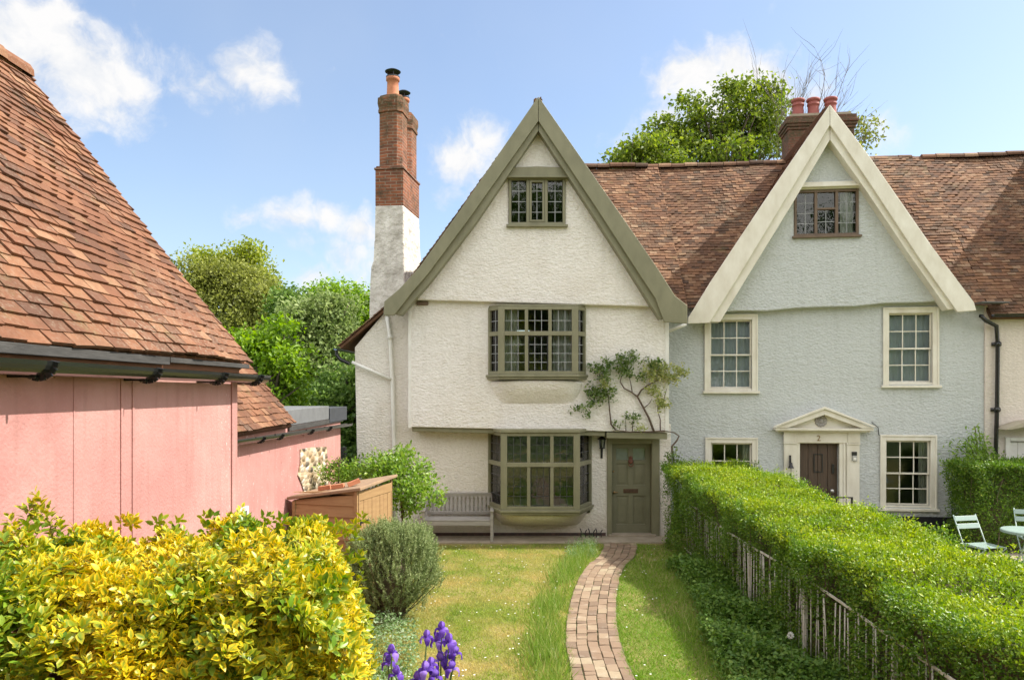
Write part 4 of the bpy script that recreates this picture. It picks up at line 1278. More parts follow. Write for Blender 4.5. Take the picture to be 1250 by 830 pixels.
    m = MB(Matrix.Translation((du1 - .12, .09, 1.0)) @ Matrix.Rotation(R(90), 4, 'X')); m.lathe([(.0, -.03), (.018, -.03), (.014, 0), (.045, .02), (.05, .04), (.03, .06), (0, .065)], 14, (0, 0, 0), False); m.build("handle", M_STEEL, door, smooth=True)
    m = MB(); m.box(du1 - .12, du1 - .07, .075, .099, 1.38, 1.58); m.build("lock", M_IRON, door, bevel=.004)
    # surround: pilasters, inner architrave, frieze and pediment
    p0 = A(957, 600, -.05)[0]; p1 = A(1049, 600, -.05)[0]; pz = A(1003, 541, -.05)[1]; fz = A(1003, 525, -.05)[1]
    m = MB()
    for a, b in ((p0, p0 + .26), (p1 - .26, p1)):
        m.box(a, b, -.07, -.001, .0, pz - .02)
        m.box(a - .012, b + .012, -.085, -.001, 0, .24); m.box(a - .015, b + .015, -.09, -.001, pz - .02, pz + .012)
    m.build("pilaster", M_IVORY, h, bevel=.006)
    m = MB(); m.box(p0 + .26, du0, -.035, .06, 0, dz1b + .07); m.box(du1, p1 - .26, -.035, .06, 0, dz1b + .07); m.box(du0, du1, -.033, .06, dz1b, dz1b + .07)
    m.box(du1 + .08, du1 + .12, -.055, -.034, 0, dz1b + .05); m.box(p0 + .262, p1 - .262, -.05, -.036, dz1b + .072, dz1b + .10); m.build("architrave", M_IVORY, h, bevel=.005)
    m = MB(); m.box(p0, p1, -.062, -.001, pz + .013, fz); m.box(p0 - .01, p0 + .24, -.078, -.063, pz + .016, fz); m.box(p1 - .24, p1 + .01, -.078, -.063, pz + .016, fz)
    m.build("frieze", M_IVORY, h, bevel=.005)
    e0 = A(946, 521, -.2)[0]; e1 = A(1066, 519, -.2)[0]; ea, ez = A(1005.5, 498, -.2); bz = fz + .002
    m = MB(); m.box(e0, e1, -.24, -.001, bz, bz + .05); m.box(e0 + .05, e1 - .05, -.17, -.001, bz - .035, bz - .001)
    for a, s_ in ((e0, 1), (e1, -1)):
        m.prism([(a - s_ * .01, bz + .051), (a + s_ * .24, bz + .051), (ea, ez - .14), (ea, ez)], -.26, -.001)
        m.prism([(a - s_ * .05, bz + .085), (a + s_ * .04, bz + .085), (ea, ez - .02), (ea, ez + .035)], -.30, -.261)
    ped = m.build("pediment", M_IVORY, h, bevel=.006)
    m = MB(); m.prism([(e0 + .22, bz + .052), (e1 - .22, bz + .052), (ea, ez - .12)], -.10, -.002); m.build("tympanum", M_IVORY, ped)
    q = MB(Matrix.Translation((ea - .03, -.105, bz + .20)) @ Matrix.Rotation(R(90), 4, 'X'))
    for k in range(12):
        a = k * math.pi / 6; q.lathe([(0, 0), (.035, 0), (.028, .018), (0, .024)], 8, (.098 * math.cos(a), .098 * math.sin(a), 0), False)
    q.lathe([(.075, 0), (.085, .022), (.07, .03), (.06, .012), (0, .010)], 20, (0, 0, 0), False)
    q.lathe([(.05, .01), (.045, .03), (.02, .04), (0, .042)], 12, (0, 0, 0), False)
    tag(q.build("roundel", plain("weathered plaster", (.42, .40, .38), (.30, .28, .27), 20, .8, .2), ped, smooth=True), "round flower shaped plaster roundel")
    cu = bpy.data.curves.new("house_number", 'FONT'); cu.body = "2"; cu.size = .17; cu.extrude = .004; cu.align_x = 'CENTER'
    to = bpy.data.objects.new("tmp_number", cu); COL.objects.link(to)
    me = bpy.data.meshes.new_from_object(to.evaluated_get(bpy.context.evaluated_depsgraph_get()))
    bpy.data.objects.remove(to)
    no = bpy.data.objects.new("house_number", me); COL.objects.link(no); no.parent = h; me.materials.clear(); me.materials.append(M_BRASS)
    no.location = ((p0 + p1) / 2 - .06, -.068, pz + .055); no.rotation_euler = (R(90), 0, 0)
    m = MB(); m.box(du0 - .3, du1 + .3, -.35, -.03, 0, .06); m.build("threshold", M_CONC, h, bevel=.01)
    # cable loop beside the pediment
    a = A(1064, 515, -.02); b = A(1072, 522, -.02); c = A(1073, 531, -.02); d = A(1110, 531, -.05)
    m = MB(); m.tube([(a[0], -.02, a[1]), (b[0], -.02, b[1]), (c[0], -.015, c[1])], .008, 6); m.build("cable", M_IRON, h)
    # ---- roofs
    ap = A(1013, 126, db); ex, ez_ = A(842, 388, db); fx, fz_ = A(1190, 370, db)
    m = MB()
    for (x, z, s_) in ((ex, ez_, -1), (fx, fz_, 1)):
        V = Vector((ap[0] - x, 0, ap[1] - z)); nn = Vector((V.z, 0, -V.x)).normalized()
        if nn.z < 0: nn = -nn
        O = Vector((x, db + .03, z)) - nn * .062
        tile_roof(m, O, (0, 1, 0), V, 3.75, V.length, .1)
        a_ = Vector((ap[0], db + .075, ap[1])) - nn * .05; b_ = Vector((x, db + .075, z)) - nn * .05; yy = Vector((0, 3.7, 0))
        m.add([a_, b_, b_ + yy, a_ + yy, a_ - nn * .06, b_ - nn * .06, b_ + yy - nn * .06, a_ + yy - nn * .06], [(0, 1, 2, 3), (7, 6, 5, 4), (0, 4, 5, 1), (1, 5, 6, 2), (2, 6, 7, 3), (3, 7, 4, 0)])
    gr_ = m.build("gable_roof", M_TILE, h)
    rt = MB(); ridge_tiles(rt, (ap[0], db + .3, ap[1] - .02), (ap[0], 3.2, ap[1] - .02), .07); rt.build("ridge_tiles", M_TILE, gr_)
    m = MB(); y0, zz, ry, rz = -.12, 4.95, 3.1, 9.05
    V = Vector((0, ry - y0, rz - zz)); hh = V.length
    def sag(u, v): return .022 * math.sin(u * 1.7 + v * .8) + .005 * math.sin(u * 4.1 - v * 2) - .045 * math.sin(u * .9) * v / hh
    def outside(u, v):
        z = zz + v * V.normalized().z
        t = (z - ez_) / (ap[1] - ez_); ul = ex + (ap[0] - ex) * t + .12; ur = fx + (ap[0] - fx) * t - .12
        return not (ul < u - .32 < ur)
    tile_roof(m, (-.32, y0, zz), (1, 0, 0), V, W + .34, hh, .096, .165, 1.25, sag, outside)
    n_ = Vector((0, -V.z, V.y)).normalized(); a_ = Vector((-.3, y0, zz)) - n_ * .08 + V * .16; x_ = Vector((W + .3, 0, 0)); V = V * .84
    m.add([a_, a_ + x_, a_ + x_ + V, a_ + V, a_ - n_ * .05, a_ + x_ - n_ * .05, a_ + x_ + V - n_ * .05, a_ + V - n_ * .05], [(0, 1, 2, 3), (7, 6, 5, 4), (0, 4, 5, 1), (1, 5, 6, 2), (2, 6, 7, 3), (3, 7, 4, 0)])
    mr = m.build("main_roof", M_TILE, h)
    rt = MB(); ridge_tiles(rt, (-.3, ry, rz + .0), (W, ry, rz + .0), .10); rt.build("ridge_tiles", M_TILE, mr)
    m = MB(); m.add([(0, ry + .02, rz - .06), (W, ry + .02, rz - .06), (W, 6.6, 4.9), (0, 6.6, 4.9)], [(0, 1, 2, 3)]); tag(m.build("rear_roof", M_TILE, h), "plain rear slope of the roof")
    # ---- ridge chimney with three pots
    c0 = B.I @ at(997, 160, 19.5); zc = EYE + (HY - 140) / FPX * 19.5
    x0, x1 = c0.x - .72, c0.x + .95; y0 = c0.y; y1 = y0 + .75
    m = MB(); m.box(x0, x1, y0, y1, 7.5, zc - .38)
    for i, e in enumerate((.03, .06, .09)): m.box(x0 - e, x1 + e, y0 - e, y1 + e, zc - .38 + i * .075, zc - .38 + (i + 1) * .075 - .0006)
    m.box(x0 - .05, x1 + .05, y0 - .05, y1 + .05, zc - .155, zc - .03)
    ch = m.build("chimney", M_BRICK2, h, bevel=.01); tag(ch, "dark brick ridge chimney with corbelled top")
    m = MB(); m.prism([(x0, zc - .03), (x1, zc - .03), (x1 - .1, zc + .06), (x0 + .1, zc + .06)], y0 + .05, y1 - .05); m.build("flaunching", M_CONC, ch)
    for px in (975.5, 993.5, 1014):
        ux = (B.I @ at(px, 130, 19.8)).x
        q = MB(); q.lathe([(.17, 0), (.155, .05), (.14, .3), (.14, .36), (.16, .37), (.16, .41), (.145, .42), (.145, .47), (.175, .48), (.18, .53), (.165, .55), (.12, .55), (.12, .4)], 18, (ux, y0 + .37, zc)); q.build("chimney_pot", M_POT2, ch, smooth=True)
    return h


blue_house = build_blue()


# ================================================================== off-white neighbour at the right edge
def build_third():
    o = B.M @ Vector((6.53, 0, 0))
    h = thing("neighbour_house", "off white rendered neighbour house at the right edge with black downpipe", "house", o, B.rz)
    T = Frame(o, B.rz); A = T.at
    m = MB(); d0 = A(1232, 560, -.05)[0]; d1 = d0 + .9
    m.slab([[(.002, 0), (d0, 0), (d0, 2.15), (d1, 2.15), (d1, 0), (6, 0), (6, 5.0), (.002, 5.0)], rect(1.2, 2.1, 3.0, 4.4), rect(2.9, 3.9, .9, 2.2)], -.05, .3)
    m.build("wall", M_THIRD, h, bevel=.012)
    m = MB(); m.box(5.7, 6, .3, 6.4, 0, 5); m.box(0.002, 6, 6.4, 6.6, 0, 5); tag(m.build("rear_wall", M_THIRD, h), "plain side and rear walls")
    for r_ in ((1.2, 2.1, 3.0, 4.4), (2.9, 3.9, .9, 2.2)):
        u0, u1, z0, z1 = r_; m = MB()
        m.box(u0, u0 + .07, -.07, .05, z0, z1); m.box(u1 - .07, u1, -.07, .05, z0, z1); m.box(u0 + .07, u1 - .07, -.07, .05, z1 - .07, z1); m.box(u0 + .07, u1 - .07, -.07, .05, z0, z0 + .07); m.box((u0 + u1) / 2 - .02, (u0 + u1) / 2 + .02, -.03, .04, z0 + .07, z1 - .07); m.box(u0 + .07, u1 - .07, -.028, .038, (z0 + z1) / 2 - .02, (z0 + z1) / 2 + .02)
        w = m.build("window", M_IVORY, h, bevel=.004); g = MB(); g.box(u0 + .06, u1 - .06, .01, .014, z0 + .06, z1 - .06); g.build("glass", M_GLASS, w)
    # plank door under a shallow rounded hood
    m = MB(); bw = .9 / 5
    for k in range(5): m.box(d0 + k * bw + .003, d0 + (k + 1) * bw - .003, -.02, .03, .05, 2.1)
    dr = m.build("door", M_WHITE, h, bevel=.006); 
    for z_ in (.5, 1.7): m = MB(); m.box(d0 + .02, d0 + .5, -.032, -.021, z_, z_ + .04); m.build("hinge", M_IRON, dr)
    m = MB(); m.box(d0 - .09, d0 - .001, -.1, -.02, 0, 2.2); m.box(d1 + .001, d1 + .09, -.1, -.02, 0, 2.2); m.box(d0 - .0, d1 + .0, -.1, -.02, 2.12, 2.2); m.build("door_frame", M_WHITE, h, bevel=.008)
    a = A(1222, 524, -.3); hx0 = a[0]; hz = a[1]
    m = MB(); pr = [(hx0, hz), (hx0 + .05, hz + .05), (hx0 + .35, hz + .16), (hx0 + .75, hz + .22), (hx0 + 1.15, hz + .16), (hx0 + 1.45, hz + .05), (hx0 + 1.5, hz), (hx0 + 1.4, hz), (hx0 + .75, hz + .14), (hx0 + .1, hz)]
    m.prism(pr, -.5, -.052); m.build("door_hood", plain("stained hood board", (.42, .38, .29), (.30, .26, .19), 5, .8, .3, 30, .005), h, bevel=.01)
    # roof along the street side, then its own steep gable out of the picture to the right
    m = MB(); y0, zz, ry, rz = -.12 - .1779, 4.95 - .2265, 3.1, 9.05
    V = Vector((0, ry - y0, rz - zz)); hh = V.length
    def sag(u, v):
        u += 6.85; v -= .288; return .022 * math.sin(u * 1.7 + v * .8) + .005 * math.sin(u * 4.1 - v * 2) - .045 * math.sin(u * .9) * v / 5.21
    tile_roof(m, (.02, y0, zz), (1, 0, 0), V, 5.9, hh, .096, .165, 1.25, sag)
    n_ = Vector((0, -V.z, V.y)).normalized(); a_ = Vector((.02, y0, zz)) - n_ * .08; x_ = Vector((5.9, 0, 0))
    m.add([a_, a_ + x_, a_ + x_ + V, a_ + V, a_ - n_ * .05, a_ + x_ - n_ * .05, a_ + x_ + V - n_ * .05, a_ + V - n_ * .05], [(0, 1, 2, 3), (7, 6, 5, 4), (0, 4, 5, 1), (1, 5, 6, 2), (2, 6, 7, 3), (3, 7, 4, 0)])
    mr = m.build("main_roof", M_TILE, h); rt = MB(); ridge_tiles(rt, (0, ry, rz + .0), (5.9, ry, rz), .10); rt.build("ridge_tiles", M_TILE, mr)
    m = MB(); m.add([(0, ry + .02, rz - .06), (5.9, ry + .02, rz - .06), (5.9, 6.6, 4.9), (0, 6.6, 4.9)], [(0, 1, 2, 3)]); tag(m.build("rear_roof", M_TILE, h), "plain rear slope of the roof")
    gx, gx1, axx, az = 1.25, 5.3, 3.0, 9.5
    m = MB(); m.prism([(gx + .1, 4.9), (gx1 - .1, 4.9), (axx, az - .2)], -.25, .05); m.build("gable_wall", M_THIRD, h)
    m = MB()
    for x in (gx, gx1):
        V = Vector((axx - x, 0, az - 4.95)); nn = Vector((V.z, 0, -V.x)).normalized()
        if nn.z < 0: nn = -nn
        tile_roof(m, Vector((x, -.5, 4.95)), (0, 1, 0), V, 3.7, V.length, .1)
        a_ = Vector((axx, -.45, az)) - nn * .03; b_ = Vector((x, -.45, 4.95)) - nn * .03; yy = Vector((0, 3.6, 0))
        m.add([a_, b_, b_ + yy, a_ + yy, a_ - nn * .06, b_ - nn * .06, b_ + yy - nn * .06, a_ + yy - nn * .06], [(0, 1, 2, 3), (7, 6, 5, 4), (0, 4, 5, 1), (1, 5, 6, 2), (2, 6, 7, 3), (3, 7, 4, 0)])
    m.build("gable_roof", M_TILE, h)
    # gutter, lead flashing and the black downpipe
    m = MB(); half_gutter(m, (.0, -.36, 4.74), (5.9, -.36, 4.76), .06, Vector((0, 1, 0))); m.build("gutter", M_GUTTER, h)
    m = MB(); m.bar((-.25, -.3, 4.985), (.28, -.3, 4.97), .3, .02); tag(m.build("lead_flashing", M_FELT, h), "grey lead flashing at the valley foot")
    p = [A(1197, 380, -.36), A(1197, 386, -.35), A(1203, 392, -.25), A(1216, 398, -.14), A(1218, 420, -.13), A(1217, 500, -.13), A(1215, 570, -.13)]
    dd = [-.40, -.38, -.28, -.15, -.13, -.13, -.13]
    m = MB(); pts = [(q[0], d, q[1]) for q, d in zip(p, dd)] + [(p[-1][0], -.13, .1)]
    pts[0] = (pts[0][0], -.36, 4.70)
    m.tube(pts, .042, 12)
    for k in (4, 5): m.tube([(pts[k][0], -.13, pts[k][2] + .05), (pts[k][0], -.13, pts[k][2] - .05)], .055, 12); m.box(pts[k][0] - .09, pts[k][0] + .09, -.1, -.051, pts[k][2] - .035, pts[k][2] + .035)
    m.build("downpipe", M_GUTTER, h, smooth=True)
    return h


third_house = build_third()

# ================================================================== pink barn at the left
BX = -2.25        # its long wall faces the garden
BY = 6.0          # far corner


def build_barn():
    h = thing("barn", "pink limewashed barn with steep red tiled roof and long black gutter", "barn", (0, 0, 0))
    m = MB(); m.box(BX - 3.9, BX, -1.5, BY, 0, 3.42); m.build("wall", M_PINK, h, bevel=.01)
    m = MB()
    for px in (148, 162):
        y = FPX * BX / (px - CX); m.box(BX + .0, BX + .007, y - .012, y + .012, 0, 3.3)
    y = FPX * BX / (90 - CX); m.box(BX + .0, BX + .004, y - .006, y + .006, 0, 3.3)
    m.box(BX + .001, BX + .012, BY - .10, BY + .01, 0, 3.3)
    m.build("batten", M_PINK, h, bevel=.003)
    eave = Vector((BX + .11, 0, 3.415)); rid = Vector((-4.06, 0, 5.85))
    V = rid - eave; hh = V.length
    m = MB()
    def sag(u, v): return .018 * math.sin(u * 2.2 + v) + .005 * math.sin(u * 5 - v * 2.3)
    tile_roof(m, (eave.x, BY + .10 - 7.6, eave.z), (0, 1, 0), V, 7.6, hh, .084, .17, .9, sag, None, .012)
    n_ = Vector((V.z, 0, -V.x)).normalized()
    L2 = Vector((2 * rid.x - eave.x, 0, eave.z)); V2 = rid - L2
    tile_roof(m, (L2.x, BY + .10 - 7.6, L2.z), (0, 1, 0), V2, 7.6, hh, .108, .175, 1.5)
    for a, b, nn in ((eave, rid, n_), (L2, rid, Vector((-n_.x, 0, n_.z)))):
        a0 = Vector((a.x, -1.5, a.z)) - nn * .05; b0 = Vector((b.x, -1.5, b.z)) - nn * .05; yy = Vector((0, BY + 1.5, 0))
        m.add([a0, b0, b0 + yy, a0 + yy, a0 - nn * .05, b0 - nn * .05, b0 + yy - nn * .05, a0 + yy - nn * .05], [(0, 1, 2, 3), (7, 6, 5, 4), (0, 4, 5, 1), (1, 5, 6, 2), (2, 6, 7, 3), (3, 7, 4, 0)])
    roof = m.build("roof", M_TILE_BARN, h)
    rt = MB(); ridge_tiles(rt, (rid.x, BY + .1, rid.z + .01), (rid.x, -1.5, rid.z + .01), .11, .32, .02); rt.build("ridge_tiles", M_TILE_BARN, roof)
    m = MB(); m.prism([(BX, 3.3), (BX - 3.9, 3.3), (rid.x, rid.z - .1)], BY - .2, BY - .01); tag(m.build("gable_wall", M_PINK, h), "pink far gable end")
    # timber behind the gutter
    m = MB(); yy = -1.5
    while yy < BY:
        l_ = random.uniform(.8, 1.6); m.box(BX + .07, BX + .10, yy, min(yy + l_ - .01, BY + .04), 3.36 + random.uniform(-.01, .01), 3.402); yy += l_
    m.build("eaves_board", M_TARWOOD, h, bevel=.004)
    m = MB(); m.box(BX + .001, BX + .05, -1.5, BY - .05, 3.33, 3.43); m.build("wall_plate", M_RUSTWOOD, h, bevel=.005)
    g = MB(); half_gutter(g, (BX + .135, -1.5, 3.345), (BX + .135, BY + .27, 3.315), .066, Vector((1, 0, 0)))
    gt = g.build("gutter", M_GUTTER, h)
    for px in (60, 190, 272, 316):
        y = FPX * (BX + .18) / (px - CX); z = 3.345 - (y + 1.5) / 7.77 * .03
        b = MB(); k = 9
        for i in range(k):
            t = math.pi + math.pi * i / (k - 1); t2 = math.pi + math.pi * (i + 1) / (k - 1)
            if i < k - 1:
                p = Vector((BX + .135 + .073 * math.cos(t), y, z + .073 * math.sin(t))); q = Vector((BX + .135 + .073 * math.cos(t2), y, z + .073 * math.sin(t2)))
                b.bar(p, q, .04, .012, (0, 1, 0))
        b.box(BX + .005, BX + .07, y - .025, y + .025, z - .075, z - .055)
        b.bar((BX + .06, y, z - .066), (BX + .135, y, z - .073), .05, .014)
        b.build("bracket", M_GUTTER, gt, bevel=.003)
    return h


barn = build_barn()


OX = -3.3


def build_outbuilding():
    h = thing("outbuilding", "low pink outbuilding with small tiled roof, flat felt roof and exposed flint patch", "outbuilding", (0, 0, 0))
    y1 = FPX * OX / (416 - CX); y0 = BY + .02
    ya = FPX * OX / (363 - CX); yb = FPX * OX / (398 - CX)
    m = MB(); m.box(OX - 3.0, OX - .004, y0, y1, 0, 2.72)
    m.build("wall", M_PINK, h, bevel=.012)
    # flint showing where the render fell away
    pts = [(366, 548), (380, 546), (398, 545), (399, 560), (397, 575), (400, 590), (396, 602), (372, 605), (368, 592), (363, 580), (366, 565)]
    q = []
    for px, py in pts:
        y = FPX * OX / (px - CX); q.append((y, EYE + (HY - py) / FPX * y))
    m = MB(Matrix(((0, 1, 0, OX), (1, 0, 0, 0), (0, 0, 1, 0), (0, 0, 0, 1))))
    m.prism(q, -.003, .016)
    tag(m.build("flint_patch", M_FLINT, h, bevel=.006), "patch of bare cream and brown flints in the pink wall")
    # stones of the patch stand a little proud
    yz0 = min(a for a, _ in q); yz1 = max(a for a, _ in q); zz0 = min(b for _, b in q); zz1 = max(b for _, b in q)
    ym = FPX * OX / (346 - CX)
    eave = Vector((OX + .14, 0, 2.70)); V = Vector((-.62, 0, .78)).normalized(); hh = 3.0
    tw_ = ym - y0 + .1
    m = MB()
    def cut(u, v): return u < tw_ - .0 - v * .28
    tile_roof(m, (eave.x, y0 + .02, eave.z), (0, 1, 0), V, tw_, 2.2, .1, .17, 1.3, None, None, .015)
    nn = Vector((V.z, 0, -V.x)); a0 = Vector((eave.x, y0 + .02, eave.z)) - nn * .05; b0 = a0 + V * 2.2; yy = Vector((0, tw_ - .03, 0))
    m.add([a0, b0, b0 + yy, a0 + yy, a0 - nn * .05, b0 - nn * .05, b0 + yy - nn * .05, a0 + yy - nn * .05], [(0, 1, 2, 3), (7, 6, 5, 4), (0, 4, 5, 1), (1, 5, 6, 2), (2, 6, 7, 3), (3, 7, 4, 0)])
    m.build("tiled_roof", M_TILE_BARN, h)
    # flat roof with its upstand
    m = MB(); m.box(OX - 2.9, OX + .02, ym + .05, y1 - 1.0, 2.66, 2.90); m.build("flat_roof", M_FELT, h, bevel=.012)
    m = MB(); m.box(OX - 2.9, OX + .04, y1 - .999, y1 + .35, 2.60, 2.86); tag(m.build("fascia", M_FELT_D, h, bevel=.008), "dark slate grey end of the flat roof")
    m = MB(); m.box(OX + .0, OX + .03, ym + .2, y1 + .06, 2.58, 2.655); m.build("eaves_board", M_TARWOOD, h, bevel=.004)
    g = MB(); half_gutter(g, (OX + .13, BY + .1, 2.64), (OX + .11, y1 + .3, 2.53), .058, Vector((1, 0, 0))); gt = g.build("gutter", M_GUTTER, h)
    for px in (322, 345, 382, 404):
        y = FPX * (OX + .17) / (px - CX); z = 2.64 - (y - BY) / 8.5 * .11
        b = MB(); k = 7
        for i in range(k - 1):
            t = math.pi + math.pi * i / (k - 1); t2 = math.pi + math.pi * (i + 1) / (k - 1)
            b.bar((OX + .12 + .064 * math.cos(t), y, z + .064 * math.sin(t)), (OX + .12 + .064 * math.cos(t2), y, z + .064 * math.sin(t2)), .04, .012, (0, 1, 0))
        b.box(OX - .003, OX + .07, y - .02, y + .02, z - .066, z - .048); b.build("bracket", M_GUTTER, gt)
    # small white window near the barn corner
    ya = FPX * OX / (289 - CX); yb = FPX * OX / (302 - CX)
    zt = EYE + (HY - 617) / FPX * yb; zb = zt - .5
    
    m = MB(); m.box(OX - .02, OX + .02, ya, ya + .05, zb, zt); m.box(OX - .02, OX + .02, yb - .05, yb, zb, zt); m.box(OX - .02, OX + .018, ya + .05, yb - .05, zt - .05, zt); m.box(OX - .02, OX + .018, ya + .05, yb - .05, zb, zb + .05)
    w = m.build("window", M_WHITE, h, bevel=.004); g = MB(); g.box(OX - .002, OX + .004, ya + .05, yb - .05, zb + .05, zt - .05); g.build("glass", M_GLASS, w)
    m = MB(); y = FPX * OX / (372 - CX); m.box(OX - .003, OX + .008, y - .1, y + .1, 2.46, 2.51); tag(m.build("air_brick", M_PINK, h), "small pink air brick")
    return h


outbuilding = build_outbuilding()


def build_shed():
    S = Frame((-2.19, 10.5, 0), R(-16))
    h = thing("shed", "ochre stained garden shed with boarded door and sloping lid roof", "shed", S.o, S.rz)
    w, dp = 1.05, 1.10
    zl, zr, zb = 1.58, 1.76, 1.80
    m = MB()
    # shiplap boards of the front (towards -u) and of the door side
    bh = .165; z = .05
    while z < 1.76:
        zt_l, zt_r = min(z + bh, zl), min(z + bh, zr)
        if zt_r - z < .02: break
        top = [(-w, max(zt_l, z + .001)), (-.02, zt_r)]
        vs = [(-w, -.026, z), (-.02, -.026, z), (-.02, -.0, top[1][1]), (-w, -.0, top[0][1]), (-w, .02, z), (-.02, .02, z), (-.02, .02, top[1][1]), (-w, .02, top[0][1])]
        m.add(vs, [(0, 1, 2, 3), (0, 4, 5, 1), (3, 2, 6, 7), (0, 3, 7, 4), (1, 5, 6, 2)])
        z += bh
    for a in (-w, -.045): m.box(a - .0, a + .045, -.034, .02, .03, (zl if a < -.5 else zr) - .01)
    m.box(-w, -w + .02, .02, dp, .05, zl); m.box(-w, 0, dp - .02, dp, .05, zl)
    m.build("wall", M_SHED, h, bevel=.004)
    m = MB(); k = 8; bw = (dp - .06) / k
    for i in range(k): m.box(-.018, .004 + .002 * (i % 2), .03 + i * bw + .003, .03 + (i + 1) * bw - .003, .08, zr - .16)
    m.box(-.02, -.004, .03, dp - .03, .08, zr - .16)
    d = m.build("door", M_SHED, h, bevel=.003)
    for z_ in (.35, 1.28): m = MB(); m.box(.007, .016, .04, .3, z_, z_ + .025); m.box(.007, .018, .03, .06, z_ - .04, z_ + .06); m.build("hinge", M_IRON, d)
    m = MB(); m.box(-.02, .012, 0, .03, .03, zr); m.box(-.02, .012, dp - .03, dp, .03, zb); m.box(-.02, .012, .03, dp - .03, zr - .155, zr - .02); m.build("door_frame", M_SHED, h, bevel=.004)
    m = MB()
    o = .07
    vs = [(-w - o, -o, zl + .005), (o, -o, zr + .005), (o, dp + o, zb + .02), (-w - o, dp + o, zl + .03)]
    m.add(vs + [(a, b, c + .045) for a, b, c in vs], [(3, 2, 1, 0), (4, 5, 6, 7), (0, 1, 5, 4), (1, 2, 6, 5), (2, 3, 7, 6), (3, 0, 4, 7)])
    m.build("roof", plain("felted lid with mossy edge", (.34, .22, .13), (.22, .15, .10), 5, .85, .4, 30, .006), h, bevel=.008)
    return h, S


shed, SHED_F = build_shed()
for i, (u, d, lab) in enumerate(((-.66, .22, "left hand red brick lying on the shed roof"), (-.42, .18, "middle red brick lying flat on the shed roof"), (-.2, .26, "right hand red brick propped on the shed roof"))):
    zs = 1.585 + .05 + (u + 1.12) / 1.19 * .18 + .02 * d
    p = SHED_F.M @ Vector((u, d, zs))
    m = MB(); a = random.uniform(-.5, .5)
    m.m = Matrix.Rotation(a, 4, 'Z') @ (Matrix.Rotation(R(-8), 4, 'Y') if i < 2 else Matrix.Rotation(R(-20), 4, 'Y'))
    m.box(-.09, .09, -.045, .045, -.005, .055)
    m.box(-.075, -.05, -.03, .03, .0551, .059); m.box(.05, .075, -.03, .03, .0551, .059)
    o = m.build("brick", M_POT, bevel=.006); o.location = (p.x, p.y, p.z + (.012 if i < 2 else .03))
    tag(o, lab, "brick", "bricks on the shed roof")


# far boundary fence glimpsed between outbuilding and cottage
def dark_fence():
    h = thing("panel_fence", "dark weathered panel fence between pink outbuilding and cottage", "fence", (-4.5, 15.3, 0))
    m = MB()
    for k in range(10): m.box(-1.2, 1.0, -.02 + .004 * (k % 2), .0 + .004 * (k % 2), .05 + k * .185, .05 + (k + 1) * .185 + .015)
    m.build("board_panel", M_TARWOOD, h, bevel=.004)
    for x in (-1.2, -.1, 1.0):
        p = MB(); p.box(x - .045, x + .045, .01, .1, 0, 2.0); p.build("post", M_TARWOOD, h, bevel=.006)


dark_fence()


# ================================================================== furniture and small things
def garden_bench():
    h = thing("garden_bench", "weathered grey slatted wooden bench standing beside the lower bay window", "bench", (-1.13, 15.35, 0.036))
    W = .74
    def leg(x, y, top):
        m = MB(); m.box(x - .03, x + .03, y - .03, y + .03, 0, top); m.build("leg", M_GREYWOOD, h, bevel=.005)
    for x in (-W + .03, W - .03):
        leg(x, -.03, .62)
        m = MB(); m.bar((x, .46, 0), (x, .44, .42), .06, .06, (0, 1, 0)); m.bar((x, .44, .42), (x, .56, .93), .06, .055, (0, 1, 0)); m.build("leg", M_GREYWOOD, h, bevel=.005)
        m = MB(); m.bar((x, -.09, .635), (x, .50, .66), .075, .032); m.build("armrest", M_GREYWOOD, h, bevel=.008)
    m = MB()
    for k in range(6): m.box(-W + .0, W - .0, -.05 + k * .08, .015 + k * .08, .43, .45)
    m.build("seat", M_GREYWOOD, h, bevel=.004)
    m = MB(); m.box(-W + .06, W - .06, -.045, -.015, .335, .425); m.box(-W + .06, W - .06, .40, .43, .335, .42)
    for x in (-W + .03, W - .03): m.box(x - .015, x + .015, .0, .42, .34, .42)
    m.build("seat_rail", M_GREYWOOD, h, bevel=.004)
    m = MB(); m.bar((-W + .06, .545, .885), (W - .06, .545, .885), .035, .10, (0, -.2, 1)); m.bar((-W + .06, .47, .52), (W - .06, .47, .52), .035, .06, (0, -.2, 1))
    n = 15
    for k in range(n):
        x = -W + .12 + (2 * W - .24) * k / (n - 1)
        m.bar((x, .476, .53), (x, .54, .86), .052, .018, (0, -.3, 1) if False else (0, 1, -.2))
    m.build("backrest", M_GREYWOOD, h, bevel=.004)


garden_bench()


def metal_bench():
    p = at(1014, 606, 14.9)
    h = thing("metal_bench", "black iron bench outside the dark oak door, mostly hidden by hedge", "bench", (p.x, p.y, 0), B.rz)
    W = .48
    for x in (-W, W):
        for y in (-.22, .22):
            m = MB(); m.box(x - .018, x + .018, y - .018, y + .018, 0, .64 if y < 0 else 1.0); m.build("leg", M_IRON, h, bevel=.003)
        m = MB(); m.box(x - .022, x + .022, -.25, .24, .64, .665); m.build("armrest", M_IRON, h, bevel=.004)
    m = MB()
    for k in range(6): m.box(-W, W, -.22 + k * .075, -.165 + k * .075, .44, .455)
    m.build("seat", M_IRON, h)
    m = MB(); m.box(-W + .018, W - .018, .21, .235, .975, 1.0); m.box(-W + .018, W - .018, .21, .235, .80, .825); m.box(-W + .018, W - .018, .21, .235, .52, .545)
    for k in range(11): x = -W + .08 + k * .08; m.box(x - .006, x + .006, .216, .228, .545, .80)
    m.build("backrest", M_IRON, h)


metal_bench()


